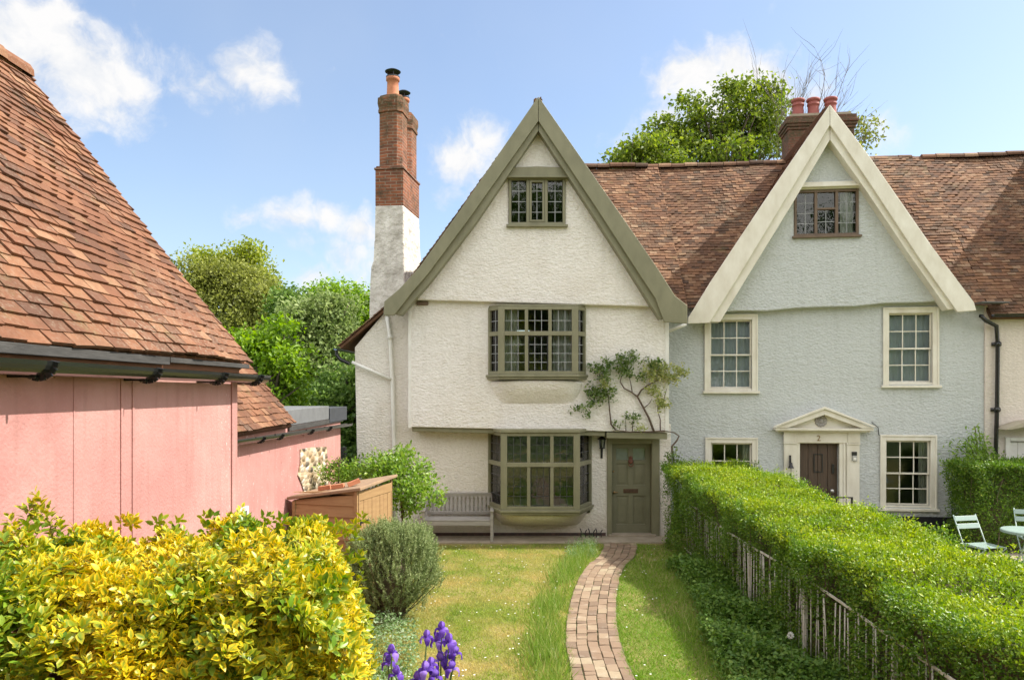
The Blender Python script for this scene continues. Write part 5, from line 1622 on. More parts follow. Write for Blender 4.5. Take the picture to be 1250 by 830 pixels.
def bistro_chair(name, label, x, y, rz):
    h = thing(name, label, "chair", (x, y, .12), rz, "folding garden chairs on the patio")
    S = 1.06
    # faces -y; back at +y
    W = .20 * S
    m = MB()
    for k in range(6): m.box(-W, W, -.20 * S + k * .072, -.145 * S + k * .072, .445 * S, .455 * S)
    for x_ in (-W, W): m.box(x_ - .009, x_ + .009, -.205 * S, .205 * S, .425 * S, .444 * S)
    m.build("seat", M_MINT, h, bevel=.002)
    m = MB()
    for z, t in ((.70, .085), (.815, .085)):
        f = (z - .42) / .45
        m.bar((-W - .005, (.19 + .20 * f) * S, z * S), (W + .005, (.19 + .20 * f) * S, z * S), .012, t, (0, .42, 1))
    m.build("backrest", M_MINT, h, bevel=.003)
    for s in (-1, 1):
        m = MB(); m.tube([(s * W * 1.05, .40 * S, .87 * S), (s * W * 1.05, .19 * S, .42 * S), (s * W * 1.05, -.22 * S, .0)], .0105, 8); m.build("leg", M_MINT, h, smooth=True)
        m = MB(); m.tube([(s * W * .92, -.20 * S, .43 * S), (s * W * .92, .26 * S, .0)], .0105, 8); m.build("leg", M_MINT, h, smooth=True)
    m = MB(); m.tube([(-W, -.16 * S, .06 * S), (W, -.16 * S, .06 * S)], .008, 6); m.tube([(-W * .9, .2 * S, .06 * S), (W * .9, .2 * S, .06 * S)], .008, 6); m.build("stretcher", M_MINT, h)


p = at(1202, 667, 12.3)
bistro_chair("folding_chair", "mint folding chair left of the round table, seen with its seat in full", p.x, p.y, R(12))
bistro_chair("folding_chair.001", "mint folding chair behind the round table, cut by the frame edge", 9.2, 12.95, R(-20))
h = thing("bistro_table", "round pale mint metal table cut off by the right frame edge", "table", (8.55, 12.25, .12), 0)
m = MB(); m.lathe([(0, .715), (.36, .715), (.372, .70), (.372, .735), (.36, .745), (0, .748)], 40, (0, 0, 0), False); m.build("tabletop", M_MINT, h)
for k in range(3):
    a = R(100 + 120 * k); m = MB(); m.tube([(.09 * math.cos(a + 2.6), .09 * math.sin(a + 2.6), .71), (.06 * math.cos(a), .06 * math.sin(a), .42), (.30 * math.cos(a), .30 * math.sin(a), 0)], .0115, 8); m.build("leg", M_MINT, h, smooth=True)
m = MB(); m.tube([(.1 * math.cos(i * math.pi / 8), .1 * math.sin(i * math.pi / 8), .40) for i in range(17)], .007, 6, False); m.build("ring", M_MINT, h)


def wall_lantern():
    u, z = C.at(735, 541, -.1)
    h = thing("wall_lantern", "small black iron lantern fixed to the cream wall beside the green door", "lantern", (C.o.x + u, C.o.y - .09, z), 0)
    m = MB()
    for a in range(4): ca, sa = math.cos(a * math.pi / 2 + .785), math.sin(a * math.pi / 2 + .785); m.bar((.055 * ca, .055 * sa, -.1), (.08 * ca, .08 * sa, .08), .012, .012)
    m.lathe([(.05, -.115), (.065, -.11), (.065, -.095), (.03, -.09)], 8); m.lathe([(.095, .08), (.10, .09), (.05, .135), (.02, .15), (.025, .17), (0, .185)], 8)
    m.build("frame", M_IRON, h)
    m = MB(); m.lathe([(.047, -.09), (.068, .078)], 4, (0, 0, 0)); m.build("glass", M_GLASS, h)
    m = MB(); m.tube([(0, 0, -.11), (.0, .04, -.2), (0, .075, -.24)], .012, 8); m.box(-.022, .022, .07, .088, -.33, -.1); m.build("bracket", M_IRON, h)


wall_lantern()


def door_bell():
    u, z = B.at(965, 567, -.12)
    p = B.M @ Vector((u, -.16, z))
    h = thing("hanging_bell", "small dark iron bell on the left pilaster of the pedimented doorway", "bell", p, B.rz)
    m = MB(); m.lathe([(.0, .05), (.02, .05), (.03, .03), (.038, -.02), (.06, -.06), (.064, -.07), (.05, -.068), (0, -.04)], 14, (0, 0, 0), False); m.build("bell", M_IRON, h, smooth=True)
    m = MB(); m.box(-.018, .018, .06, .09, -.02, .2); m.tube([(0, .07, .14), (0, .02, .16), (0, 0, .06)], .008, 6); m.build("bracket", M_IRON, h)
    m = MB(); m.tube([(0, 0, -.05), (.0, 0, -.26)], .006, 6); m.build("cord", M_IRON, h)
    u, z = B.at(1043, 557, -.09)
    p = B.M @ Vector((u, -.072, z))
    h = thing("porch_light", "small black and white wall light on the right pilaster of the pedimented doorway", "light", p, B.rz)
    m = MB(); m.box(-.05, .05, -.035, 0, .02, .10); m.build("hood", M_IRON, h, bevel=.005)
    m = MB(); m.box(-.045, .045, -.05, 0, -.1, .019); m.build("housing", plain("grey plastic", (.4, .4, .38), (.33, .33, .32), 6, .5, 0), h, bevel=.006)
    m = MB(); m.box(-.03, .03, -.056, -.051, -.08, -.02); m.build("lens", M_WHITE, h, bevel=.003)


door_bell()


def pebble_birds():
    pass


# small dark pots at the foot of the wall by the door
for i, (px, lab) in enumerate(((712, "leftmost of the three little dark iron scrapers by the door"), (722, "middle one of the three little dark iron scrapers by the door"), (731, "rightmost of the three little dark iron scrapers by the door"))):
    p = at(px, 655, 15.78)
    h = thing("boot_scraper", lab, "boot scraper", (p.x, 15.78, .036), 0, "iron scrapers by the green door")
    m = MB(); m.tube([(-.05, 0, 0), (-.045, 0, .13), (-.07, 0, .19)], .012, 6); m.tube([(.05, 0, 0), (.045, 0, .11), (.075, 0, .16)], .012, 6); m.build("upright", M_IRON, h)
    m = MB(); m.box(-.045, .045, -.006, .006, .06, .085); m.build("blade", M_IRON, h)

# ================================================================== iron railing in the hedge
FX = 3.42


def railing():
    h = thing("iron_railing", "old flaking pale iron railing buried in the side of the clipped hedge", "railing", (FX, 7, 0))
    m = MB(); ys = np.linspace(-2.4, 7.6, 14)
    for a, b in zip(ys[:-1], ys[1:]):
        za, zb = .97 + .02 * math.sin(a * 1.1), .97 + .02 * math.sin(b * 1.1)
        m.bar((0 + .01 * math.sin(a), a, za), (.01 * math.sin(b), b, zb), .012, .03)
    m.build("rail", M_FENCE, h, bevel=.003)
    m = MB(); m.bar((0, -2.4, .06), (0, 7.6, .06), .014, .03); m.build("rail", M_FENCE, h, bevel=.003)
    first = None
    for k in range(84):
        y = -2.35 + k * .118
        if first is None:
            q = MB(); q.tube([(0, 0, -.05), (0, 0, .955)], .0075, 7); first = q.build("picket", M_FENCE, h, smooth=True); o = first
        else:
            o = first.copy(); COL.objects.link(o); o.parent = h
        o.location = (random.uniform(-.006, .006), y + random.uniform(-.01, .01), random.uniform(-.02, .012)); o.rotation_euler = (random.gauss(0, .02), random.gauss(0, .02), random.random() * 3)
    for y in (-2.3, -.4, 1.6, 3.6, 5.6):
        k_ = .024 if y == 1.6 else .016
        q = MB(); q.box(-k_, k_, y - k_, y + k_, 0, 1.0); q.lathe([(k_ * 1.4, 1.0), (k_ * 1.3, 1.02), (0, 1.04)], 10, (0, y, 0)); q.build("post", M_FENCE, h, bevel=.004)


railing()


def surf_leaves(name, parent, P, out, n_leaf, spread, leaf, aspect, mat, upb=.35, shape='diamond', attr=None, droop=0):
    k = n_leaf
    PP = np.repeat(P, k, 0) + rng.normal(size=(len(P) * k, 3)) * spread
    o = np.repeat(out, k, 0)
    D = unit(o * .7 + rand_dirs(len(PP)) + np.array([0, 0, .25 - droop]))
    Nn = unit(o * .5 + rand_dirs(len(PP)) * .7 + np.array([0, 0, upb]))
    sz = leaf * rng.uniform(.5, 1.35, len(PP))
    return leaves(name, PP, D, Nn, sz, sz * aspect * rng.uniform(.75, 1.2, len(PP)), mat, parent, shape, attr)


def clipped_hedge(name, label, x0, x1, y0, y1, zt, mat_top, mat_side, dens_top, dens_side, leaf, gaps=True, rough=.05, slope=None, cat="hedge", loc=None):
    """box hedge; leaves on short shoots over a twiggy body"""
    h = thing(name, label, cat, (x0, y0, 0))
    off = np.array([x0, y0, 0])
    def top_z(x, y): return zt + rough * .9 * np.sin(x * 1.3 + y * 2.1 + np.sin(y * 1.7)) + rough * (np.sin(x * 3.1 + y * 1.9) * .5 + np.sin(y * 4.3 - x * 2.2) * .4 + np.sin(y * 9 + x * 7) * .35 + np.sin(x * 13 - y * 11) * .3) + (slope(x, y) if slope else 0)
    A = (x1 - x0) * (y1 - y0)
    n = int(A * dens_top)
    # nearer shoots are denser, they show larger
    yy = y0 + (y1 - y0) * rng.random(n); xx = x0 + (x1 - x0) * rng.random(n)
    shift = (lambda y: -.24 * np.clip((y - 11) / 4, 0, 1)) if gaps else (lambda y: y * 0)
    edge = np.minimum(xx - x0, x1 - xx); rnd = np.where(edge < .22, (.22 - edge) ** 2 * 2.2, 0)
    zz = top_z(xx, yy) - rnd - np.abs(rng.normal(size=n)) * .04 + (rng.random(n) > .9) * rng.random(n) ** 2 * .15
    P = np.stack([xx + shift(yy), yy, zz], 1); out = np.tile(np.array([0, 0, 1.0]), (n, 1)) + rng.normal(size=(n, 3)) * .35
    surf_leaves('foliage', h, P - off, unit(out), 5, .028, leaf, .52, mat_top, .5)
    Ps = []; Os = []
    for (xs, nx, L0, L1, ax) in ((x0, -1, y0, y1, 0), (x1, 1, y0, y1, 0), (y0, -1, x0, x1, 1), (y1, 1, x0, x1, 1)):
        n = int((L1 - L0) * zt * dens_side)
        a = L0 + (L1 - L0) * rng.random(n); z = zt * (1 - rng.random(n) ** 1.25 * .98)
        if gaps and ax == 0 and nx < 0:
            g = .5 + .5 * np.sin(a * 2.3 + z * 2) * np.sin(a * 5.1 + 1 - z * 3)
            keep = (z > .9) | (a < 6.3) | (rng.random(n) < .62 + .5 * g * (z > .12))
            a, z = a[keep], z[keep]; n = len(a)
        bul = .07 * np.sin(a * 2.7 + z * 3) + .05 * np.sin(a * 6.1 - z * 5) - .01
        dpt = np.abs(rng.normal(size=n)) * .06
        w = xs + nx * (bul - dpt) + (shift(a) if ax == 0 else 0)
        if slope: z = z * (top_z(w if ax == 0 else a, a if ax == 0 else w) / zt)
        P = np.stack([w, a, z], 1) if ax == 0 else np.stack([a, w, z], 1)
        o = np.zeros((n, 3)); o[:, ax] = nx; o[:, 2] = .3
        Ps.append(P); Os.append(unit(o + rng.normal(size=(n, 3)) * .4))
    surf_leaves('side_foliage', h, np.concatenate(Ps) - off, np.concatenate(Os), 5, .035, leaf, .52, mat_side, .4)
    # twigs and stems inside
    m = MB()
    for k in range(int((y1 - y0) * (22 if gaps else 8))):
        y = random.uniform(y0, y1); x = random.uniform(x0 + .08, min(x1, x0 + .7)); 
        p = [Vector((x, y, 0)) - Vector(off)]
        for s_ in range(4): p.append(p[-1] + Vector((random.uniform(-.1, .09), random.uniform(-.1, .1), zt * .22)))
        m.tube(p, [.012, .010, .008, .006, .003], 5)
    m.build("stem", M_TWIG, h)
    q = MB(); nx_, ny_ = 6, int((y1 - y0) * 4) + 2; e = .2
    vs = []; fs = []
    for j in range(ny_):
        for i in range(nx_):
            x = x0 + e + (x1 - x0 - 2 * e) * i / (nx_ - 1); y = y0 + e + (y1 - y0 - 2 * e) * j / (ny_ - 1)
            vs.append((x - off[0] + float(shift(y)), y - off[1], float(top_z(x, y)) - .13 + random.uniform(-.04, .03)))
    for j in range(ny_ - 1):
        for i in range(nx_ - 1): fs.append((j * nx_ + i, j * nx_ + i + 1, (j + 1) * nx_ + i + 1, (j + 1) * nx_ + i))
    b = len(vs); bx = e + (.42 if gaps else .0)
    ring = [j * nx_ for j in range(ny_)] + [(ny_ - 1) * nx_ + i for i in range(1, nx_)] + [j * nx_ + nx_ - 1 for j in range(ny_ - 2, -1, -1)] + [i for i in range(nx_ - 2, 0, -1)]
    for r_ in ring:
        v = vs[r_]; vs.append((max(v[0], bx) if gaps else v[0], v[1], .02))
    for k in range(len(ring)): fs.append((ring[k], ring[(k + 1) % len(ring)], b + (k + 1) % len(ring), b + k))
    q.add(vs, fs); tag(q.build("branches", M_TWIG, h), kind=None)
    return h


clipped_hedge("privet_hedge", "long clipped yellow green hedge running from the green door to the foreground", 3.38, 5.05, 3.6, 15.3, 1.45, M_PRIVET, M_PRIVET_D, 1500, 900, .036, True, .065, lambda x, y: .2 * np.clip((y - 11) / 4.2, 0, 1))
clipped_hedge("boundary_hedge", "dark green clipped hedge behind the bistro set at the right edge", 8.8, 11.8, 13.9, 14.9, 1.75, M_PRIVET_D, M_PRIVET_D, 900, 900, .045, False, .05)


# ================================================================== variegated euonymus in the left foreground
def euonymus():
    h = thing("euonymus_bush", "big golden variegated evergreen bush filling the left foreground", "bush", (-1.3, 3.4, 0))
    off = np.array([-1.3, 3.4, 0])
    def top(x, y):
        base = 2.45 + .07 * np.clip((3.4 - y) / .6, -1, 1) + .05 * np.sin(x * 7 + y * 3) + .06 * np.sin(x * 13 - y * 8 + 1) + .04 * np.sin(y * 17 + x * 5)
        xr = -.70 - .2 * (y - 3.2)
        d = np.clip(x - (xr - .38), 0, .6)
        return base - d ** 2 * 2.6
    P = []; O = []
    # top: a strip that follows the barn wall
    n = 3000
    y = rng.uniform(2.35, 4.05, n); xl = np.full(n, BX + .12); xr = -.70 - .2 * (y - 3.2)
    x = xl + (xr - xl) * rng.random(n)
    z = top(x, y) - np.abs(rng.normal(size=n)) * .05
    front = np.clip((2.62 - y) / .3, 0, 1); z = z - front ** 2 * .25
    P.append(np.stack([x, y, z], 1)); o = np.tile([0, -.25, 1.0], (n, 1)); O.append(o)
    # side to the lawn
    n = 2100; y = rng.uniform(2.4, 4.1, n); z = 2.48 * (1 - rng.random(n) ** 1.5)
    x = -.70 - .2 * (y - 3.2) + .05 * np.sin(y * 6 + z * 5) + .04 * np.sin(z * 11 + y * 3) - np.abs(rng.normal(size=n)) * .06 - np.clip(z - 2.15, 0, 1) ** 2 * 1.6
    P.append(np.stack([x, y, z], 1)); O.append(np.tile([1.0, -.2, .5], (n, 1)))
    # front
    n = 2700; x = rng.uniform(BX + .1, -.62, n); z = 2.5 * (1 - rng.random(n) ** 1.6)
    y = 2.42 + .06 * np.sin(x * 6 + z * 5) + .05 * np.sin(x * 13 - z * 7) + np.abs(rng.normal(size=n)) * .07 + np.clip(z - 2.2, 0, 1) * .6
    P.append(np.stack([x, y, z], 1)); O.append(np.tile([0, -1.0, .6], (n, 1)))
    # back
    n = 500; x = rng.uniform(BX + .1, -.75, n); z = 2.5 * (1 - rng.random(n) ** 1.3); y = 4.08 + .05 * np.sin(x * 7 + z * 5)
    P.append(np.stack([x, y, z], 1)); O.append(np.tile([0, 1.0, .5], (n, 1)))
    # taller shoots
    sx = []
    for px, py, Y in ((45, 603, 3.12), (35, 615, 3.1), (60, 622, 3.2), (12, 632, 3.05), (262, 648, 3.85), (296, 622, 3.75), (30, 640, 3.0), (75, 636, 3.2)):
        p = at(px, py, Y)
        for k in range(5): sx.append((p.x + random.uniform(-.015, .015), p.y, p.z - k * .035))
    sx = np.array(sx); P.append(sx); O.append(np.tile([0, 0, 1.0], (len(sx), 1)))
    P = np.concatenate(P); O = unit(np.concatenate(O) + rng.normal(size=(len(P), 3)) * .35)
    # golden shoots and plain green ones come in drifts
    g = np.sin(P[:, 0] * 5.2 + P[:, 1] * 3.1) + np.sin(P[:, 1] * 7.3 - P[:, 2] * 6.1 + 2) + np.sin(P[:, 2] * 8.7 + P[:, 0] * 9.1)
    gold = np.clip(.62 + .28 * g + rng.normal(size=len(P)) * .22, 0, 1)
    gold = np.where((P[:, 0] > -.95) & (P[:, 1] > 3.55), gold * .45, gold)
    # whorls of leaves round each shoot tip
    k = 9
    n = len(P)
    a = rand_dirs(n); s1 = unit(np.cross(O, a)); s2 = np.cross(O, s1)
    th = np.tile(np.arange(k) * 2.4, n) + np.repeat(rng.uniform(0, 6.28, n), k)
    lev = np.tile(np.linspace(0, 1, k), n)
    OO = np.repeat(O, k, 0)
    rad = np.repeat(s1, k, 0) * np.cos(th)[:, None] + np.repeat(s2, k, 0) * np.sin(th)[:, None]
    D = unit(rad * (1.1 - .55 * lev)[:, None] + OO * (.25 + .7 * lev)[:, None])
    PP = np.repeat(P, k, 0) + OO * (lev * .06 - .05)[:, None] + rad * .004
    Nn = unit(OO - D * (OO * D).sum(1, keepdims=True) + rng.normal(size=PP.shape) * .15)
    L_ = (.050 - .017 * lev) * rng.uniform(.75, 1.2, n * k)
    gl = np.clip(np.repeat(gold, k) + rng.normal(size=n * k) * .15 + .15 * (lev - .4), 0, 1)
    leaves('foliage', PP - off, D, Nn, L_, L_ * rng.uniform(.45, .62, n * k), M_EUO, h, 'leaf', gl, .16)
    m = MB()
    for i in range(160):
        x = random.uniform(BX + .15, -.75); y = random.uniform(2.55, 3.9); b = Vector((x * .6 - .55, 3.2 + (y - 3.2) * .5, 0))
        m.tube([b - Vector(off), b.lerp(Vector((x, y, 1.5)), .6) - Vector(off), Vector((x, y, float(top(np.array(x), np.array(y))) - .08)) - Vector(off)], [.016, .011, .004], 5)
    m.build("stem", M_STEM, h)
    q = MB(); q.m = Matrix.Translation((-.0, .0, 0))
    q.box(BX + 1.3 + .12, .30, -.72, .5, .0, 2.2); tag(q.build("branches", M_TWIG, h, bevel=.2), None)


euonymus()


# ================================================================== rosemary, climbers, border plants
def rosemary():
    c = at(474, 700, 9.9)
    h = thing("rosemary_bush", "rounded grey green rosemary bush between golden bush and grey bench", "bush", (c.x, 10.3, 0))
    n = 2000
    d = rand_dirs(n); d = unit(d + np.array([0, 0, .3]))
    r = rng.uniform(.55, 1.0, n) ** .5
    tip = d * r[:, None] * np.array([.74, .58, .64]) * (1 + .13 * np.sin(d[:, :1] * 5 + d[:, 2:] * 4) * np.sin(d[:, 2:] * 6 + 1)) + np.array([0, 0, .80]) + rng.normal(size=(n, 3)) * .03
    sdir = unit(d * .7 + np.array([0, 0, 1.0]) + rng.normal(size=(n, 3)) * .25)
    k = 56
    t = np.tile(np.linspace(0, 1, k), n); ln = np.repeat(rng.uniform(.16, .30, n), k)
    base = np.repeat(tip, k, 0) - np.repeat(sdir, k, 0) * (ln * (1 - t))[:, None]
    S = np.repeat(sdir, k, 0); rd = rand_dirs(n * k)
    D = unit(rd + S * .9)
    L_ = .034 * rng.uniform(.7, 1.2, n * k) * (1.1 - .4 * t)
    leaves('foliage', base, D, rand_dirs(n * k), L_, .008, M_ROSEM, h, 'diamond', None, .1)
    m = MB()
    for i in range(90):
        e = Vector(tip[i]) - Vector(sdir[i]) * .12; m.tube([(e.x * .15, e.y * .15, 0), e * .6 + Vector((0, 0, -.05)), e], [.012, .008, .004], 5)
    m.build("stem", M_STEM, h)
    q = MB(); q.lathe([(.1, 0), (.24, .3), (.28, .6), (.22, .8), (.1, .95), (0, .97)], 12, (0, 0, 0)); q.build("branches", M_TWIG, h, smooth=True)


rosemary()


def blob_shrub(name, label, loc, ells, n, per, leaf, spread, mat, stems, cat="shrub", shape='diamond', aspect=.55, inner=.4, group=None):
    h = thing(name, label, cat, loc, 0, group)
    P, d = shell_points(ells, n, inner)
    surf_leaves('foliage', h, P, d, per, spread, leaf, aspect, mat, .45, shape)
    m = MB()
    for s in stems: m.tube([Vector(p) for p in s[0]], s[1], 6)
    for i in range(14):
        e = Vector(P[i]); s = Vector(stems[0][0][-1]); m.tube([s, s.lerp(e, .5) + Vector((0, 0, .05)), e], [.012, .008, .003], 5)
    m.build("stem", M_STEM, h)
    return h


# bushy climber behind the shed
o = at(490, 640, 12.3); ox, oy = o.x, 12.3
def rel(px, py, Y=12.3):
    p = at(px, py, Y); return (p.x - ox, p.y - oy, p.z)
E = []
for px, py, r in ((488, 575, .30), (505, 595, .24), (470, 572, .26), (450, 572, .2), (430, 578, .16), (520, 590, .17), (535, 605, .11), (540, 612, .07), (500, 615, .2), (478, 600, .24), (415, 582, .12), (492, 556, .14), (515, 572, .12)):
    x, y, z = rel(px, py, 12.3 + random.uniform(-.2, .3)); r *= 1.2; E.append((x, y, z, r, r, r * .8))
blob_shrub("climbing_shrub", "fresh green climber spilling over the ochre shed roof", (ox, oy, 0), E, 760, 7, .07, .06, M_CLIMB, [([(.02, .0, 0), (.05, 0, .8), (.0, 0, 1.4), (-.02, 0, 1.9)], [.04, .035, .028, .02])], "climber", aspect=.55, inner=.2)

# plants between outbuilding and shed
E = []
ox, oy = at(405, 570, 12.2).x, 12.2
for px, py, r in ((402, 575, .14), (412, 570, .12), (395, 580, .1), (420, 585, .13)):
    x, y, z = rel(px, py, 12.2); r *= 1.3; E.append((x, y, z, r, r, r))
blob_shrub("wall_shrub", "small leafy shrub against the pink wall behind the shed", (ox, oy, 0), E, 120, 6, .05, .04, M_CLIMB, [([(.1, 0, 0), (.1, 0, 1.2), (.12, 0, 2.0)], [.02, .016, .01])], "shrub", inner=.2)
# dark undergrowth between the outbuilding and the cottage wall
p = at(428, 560, 14.9)
blob_shrub("dark_shrub", "dark leafy shrub in the gap beside the cottage lean-to", (p.x, 14.9, 0), [(0, 0, .9, .6, .5, .9), (-.5, .6, 1.4, .7, .6, .8), (.25, .3, .5, .4, .4, .5)], 420, 7, .07, .07, M_TREE_DARK, [([(0, 0, 0), (0, 0, .6)], [.03, .02])], "shrub")


def wall_rose():
    """thin old rose trained over the jettied wall, leafing only at its ends"""
    y0 = C.o.y - .45 - .06
    def w(px, py, dy=0): p = at(px, py, y0 + dy); return p
    root = at(826, 600, 15.6)
    h = thing("climbing_rose", "sparse climbing rose trained across the cream wall above the green door", "climbing rose", (root.x, 15.6, 0))
    off = Vector((root.x, 15.6, 0))
    m = MB()
    def st(pp, r): m.tube([w(*q) - off for q in pp], [r * (1 - .6 * i / (len(pp) - 1)) for i in range(len(pp))], 6)
    st([(826, 655), (824, 600), (822, 560), (820, 545), (826, 538), (829, 532), (823, 528), (812, 526)], .028)
    st([(812, 526), (790, 527), (768, 527), (752, 525)], .02)
    st([(752, 525), (746, 518), (744, 500), (743, 485), (738, 470), (735, 456)], .02)
    st([(798, 526), (792, 510), (784, 495), (778, 484), (770, 478), (762, 474), (757, 466), (759, 458)], .026)
    st([(778, 484), (783, 476), (791, 470), (803, 464), (815, 460), (828, 456)], .02)
    st([(786, 498), (793, 492), (796, 486)], .012); st([(772, 480), (770, 468), (768, 460)], .013)
    st([(806, 526), (806, 512), (803, 502), (803, 495), (811, 486), (814, 474)], .014)
    st([(764, 526), (764, 518), (763, 508)], .009); st([(772, 526), (772, 515), (774, 510)], .009); st([(756, 524), (758, 515)], .008)
    m.build("stem", M_STEM, h, smooth=True)
    def clump(pts, n, mat, nm, leaf=.055):
        Ps = []
        for px, py, rx, ry in pts:
            k = int(n * rx * ry / 100) + 4
            u = rng.normal(size=(k, 2)) * .6
            for a, b in u:
                q = w(px + a * rx, py + b * ry, random.uniform(-.16, .02)); Ps.append(q - off)
        P = np.array(Ps); out = np.tile([0, -1.0, .2], (len(P), 1))
        surf_leaves(nm, h, P, unit(out + rng.normal(size=P.shape) * .4), 4, .03, leaf, .6, mat, .3)
    clump([(733, 450, 10, 8), (745, 445, 8, 5), (725, 450, 6, 3), (738, 462, 6, 6), (762, 440, 11, 8), (760, 450, 8, 7), (775, 436, 6, 6), (768, 455, 5, 4), (732, 480, 13, 9), (722, 478, 7, 5), (722, 493, 7, 4), (706, 499, 6, 3), (718, 507, 5, 3), (800, 445, 10, 7), (783, 459, 6, 4), (745, 480, 6, 6), (767, 508, 6, 3), (775, 512, 4, 4), (752, 520, 5, 2), (820, 560, 6, 10), (826, 575, 6, 10)], 46, M_ROSE, "foliage", .07)
    clump([(737, 468, 7, 6), (795, 455, 11, 8), (806, 448, 9, 6), (812, 460, 11, 6), (828, 452, 8, 6), (835, 456, 5, 4), (822, 464, 8, 5), (806, 490, 6, 8), (798, 476, 8, 6), (812, 494, 5, 4), (782, 522, 5, 3)], 62, M_ROSE_Y, "young_foliage", .065)


wall_rose()

# wisteria against the blue wall
p = at(1193, 640, 15.2)
h = thing("wall_wisteria", "loose light green climber against the blue wall near the black downpipe", "climber", (p.x, 15.2, 0))
off = Vector((p.x, 15.2, 0)); P = []
m = MB()
for px, py in ((1160, 575), (1168, 545), (1178, 535), (1185, 528), (1200, 540), (1208, 555), (1175, 560), (1190, 550), (1172, 580), (1205, 570), (1195, 525), (1158, 560), (1183, 575), (1200, 585)):
    e = at(px, py, 15.2 + random.uniform(-.3, .15)) - off
    s = at(1198, 590, 15.25) - off
    mid = s.lerp(e, .55) + Vector((0, 0, .18)); m.tube([s, mid, e], [.012, .008, .003], 5)
    for t in np.linspace(.3, 1, 9):
        q = s.lerp(mid, t * 2) if t < .5 else mid.lerp(e, t * 2 - 1)
        P.append(q + Vector((random.uniform(-.08, .08), random.uniform(-.08, .08), random.uniform(-.12, .04))))
m.tube([(0, 0, 0), (.02, 0, .8), (.06, 0, 1.4), at(1198, 590, 15.25) - off, at(1190, 520, 15.3) - off], [.03, .028, .024, .02, .01], 7)
m.build("stem", M_STEM, h)
P = np.array([list(q) for q in P]); surf_leaves("foliage", h, P, unit(rng.normal(size=P.shape) + np.array([0, -.6, -.4])), 16, .08, .085, .36, M_CLIMB, .3, droop=.6)


# irises
def iris(label, heads, base, leafn=6):
    h = thing("iris_plant", label, "iris", (base[0], base[1], 0), 0, "irises beside the golden bush")
    off = Vector((base[0], base[1], 0))
    m = MB()
    for q in heads:
        e = at(*q) - off; m.tube([(random.uniform(-.03, .03), random.uniform(-.03, .03), 0), (e.x * .4, e.y * .4, e.z * .55), e + Vector((0, 0, -.03))], [.009, .008, .006], 6)
    m.build("stem", M_IRISLEAF, h)
    for q in heads:
        e = at(*q) - off; s = random.uniform(.72, .95); rot = random.uniform(0, 6.28)
        vs = []; fs = []
        def petal(az, kind):
            nu, nv = 7, 5; b = len(vs)
            ca, sa = math.cos(az), math.sin(az)
            for i in range(nu):
                t = i / (nu - 1)
                wd = .034 * math.sin(math.pi * min(1, t * .86 + .1)) ** .7 * (1.15 if kind else 1) * s
                if kind:   # standard: rises and arches inward
                    r_ = .030 * math.sin(t * math.pi * .95) * s; z = .085 * t * s
                else:      # fall: out and down
                    r_ = (.012 + .062 * math.sin(t * math.pi * .55)) * s; z = (.028 * math.sin(t * math.pi * .9) - .072 * t ** 2.2) * s
                for j in range(nv):
                    v = (j / (nv - 1) - .5) * 2
                    ruf = .006 * math.sin(v * 5 + t * 7 + az) * t
                    x = r_ - (abs(v) ** 2) * wd * (.35 if kind else -.05) + ruf; y = v * wd
                    vs.append((e.x + x * ca - y * sa, e.y + x * sa + y * ca, e.z + z + ruf - (0 if kind else abs(v) ** 2 * .012)))
            for i in range(nu - 1):
                for j in range(nv - 1): fs.append((b + i * nv + j, b + i * nv + j + 1, b + (i + 1) * nv + j + 1, b + (i + 1) * nv + j))
        for k in range(3): petal(rot + k * 2.094, True); petal(rot + 1.047 + k * 2.094, False)
        f = MB(); f.add(vs, fs); f.build("flower", M_PETAL, h, smooth=True)
    q = MB()
    for k in range(leafn):
        a = random.uniform(0, 6.28); ln = random.uniform(.45, .75); tilt = random.uniform(.05, .3); w_ = .016
        ux, uy = math.cos(a), math.sin(a); b = Vector((random.uniform(-.08, .08), random.uniform(-.05, .05), 0))
        P_ = [b + Vector((ux * tilt * ln * t * t, uy * tilt * ln * t * t, ln * t)) for t in (0, .35, .7, 1)]
        ww = [w_, w_ * 1.1, w_ * .7, .001]
        vv = []
        for p_, w2 in zip(P_, ww): vv += [p_ + Vector((-uy * w2, ux * w2, 0)), p_ - Vector((-uy * w2, ux * w2, 0))]
        q.add(vv, [(0, 1, 3, 2), (2, 3, 5, 4), (4, 5, 7, 6)])
    q.build("leaf", M_IRISLEAF, h)


iris("violet iris nearest the golden bush, its blooms set apart at the left", [(478, 797, 6.1), (484, 823, 6.05), (474, 808, 6.15)], (-1.0, 6.1))
iris("tallest violet iris with several open blooms on the right hand stems", [(539, 768, 6.3), (548, 784, 6.25), (556, 797, 6.25), (546, 803, 6.3), (551, 816, 6.2), (535, 782, 6.35), (538, 806, 6.3)], (-.62, 6.3), 7)
iris("violet iris of darker half open blooms between the other two", [(521, 778, 6.2), (519, 818, 6.0), (531, 826, 6.02), (526, 812, 6.1), (510, 830, 6.0)], (-.78, 6.1), 7)


# dandelion clock
p = at(965, 775, 7.9)
h = thing("dandelion_clock", "single white dandelion seed head standing in the dark ground cover", "dandelion", (p.x, p.y, 0))
m = MB(); m.tube([(0.06, 0, 0), (.02, 0, p.z * .5), (0, 0, p.z)], .004, 6); m.build("stem", M_IRISLEAF, h)
d = rand_dirs(160); leaves("seed_head", d * .006 + np.array([0, 0, p.z]), d, rand_dirs(160), .036, .010, M_DAISY, h, 'diamond', None, .1)


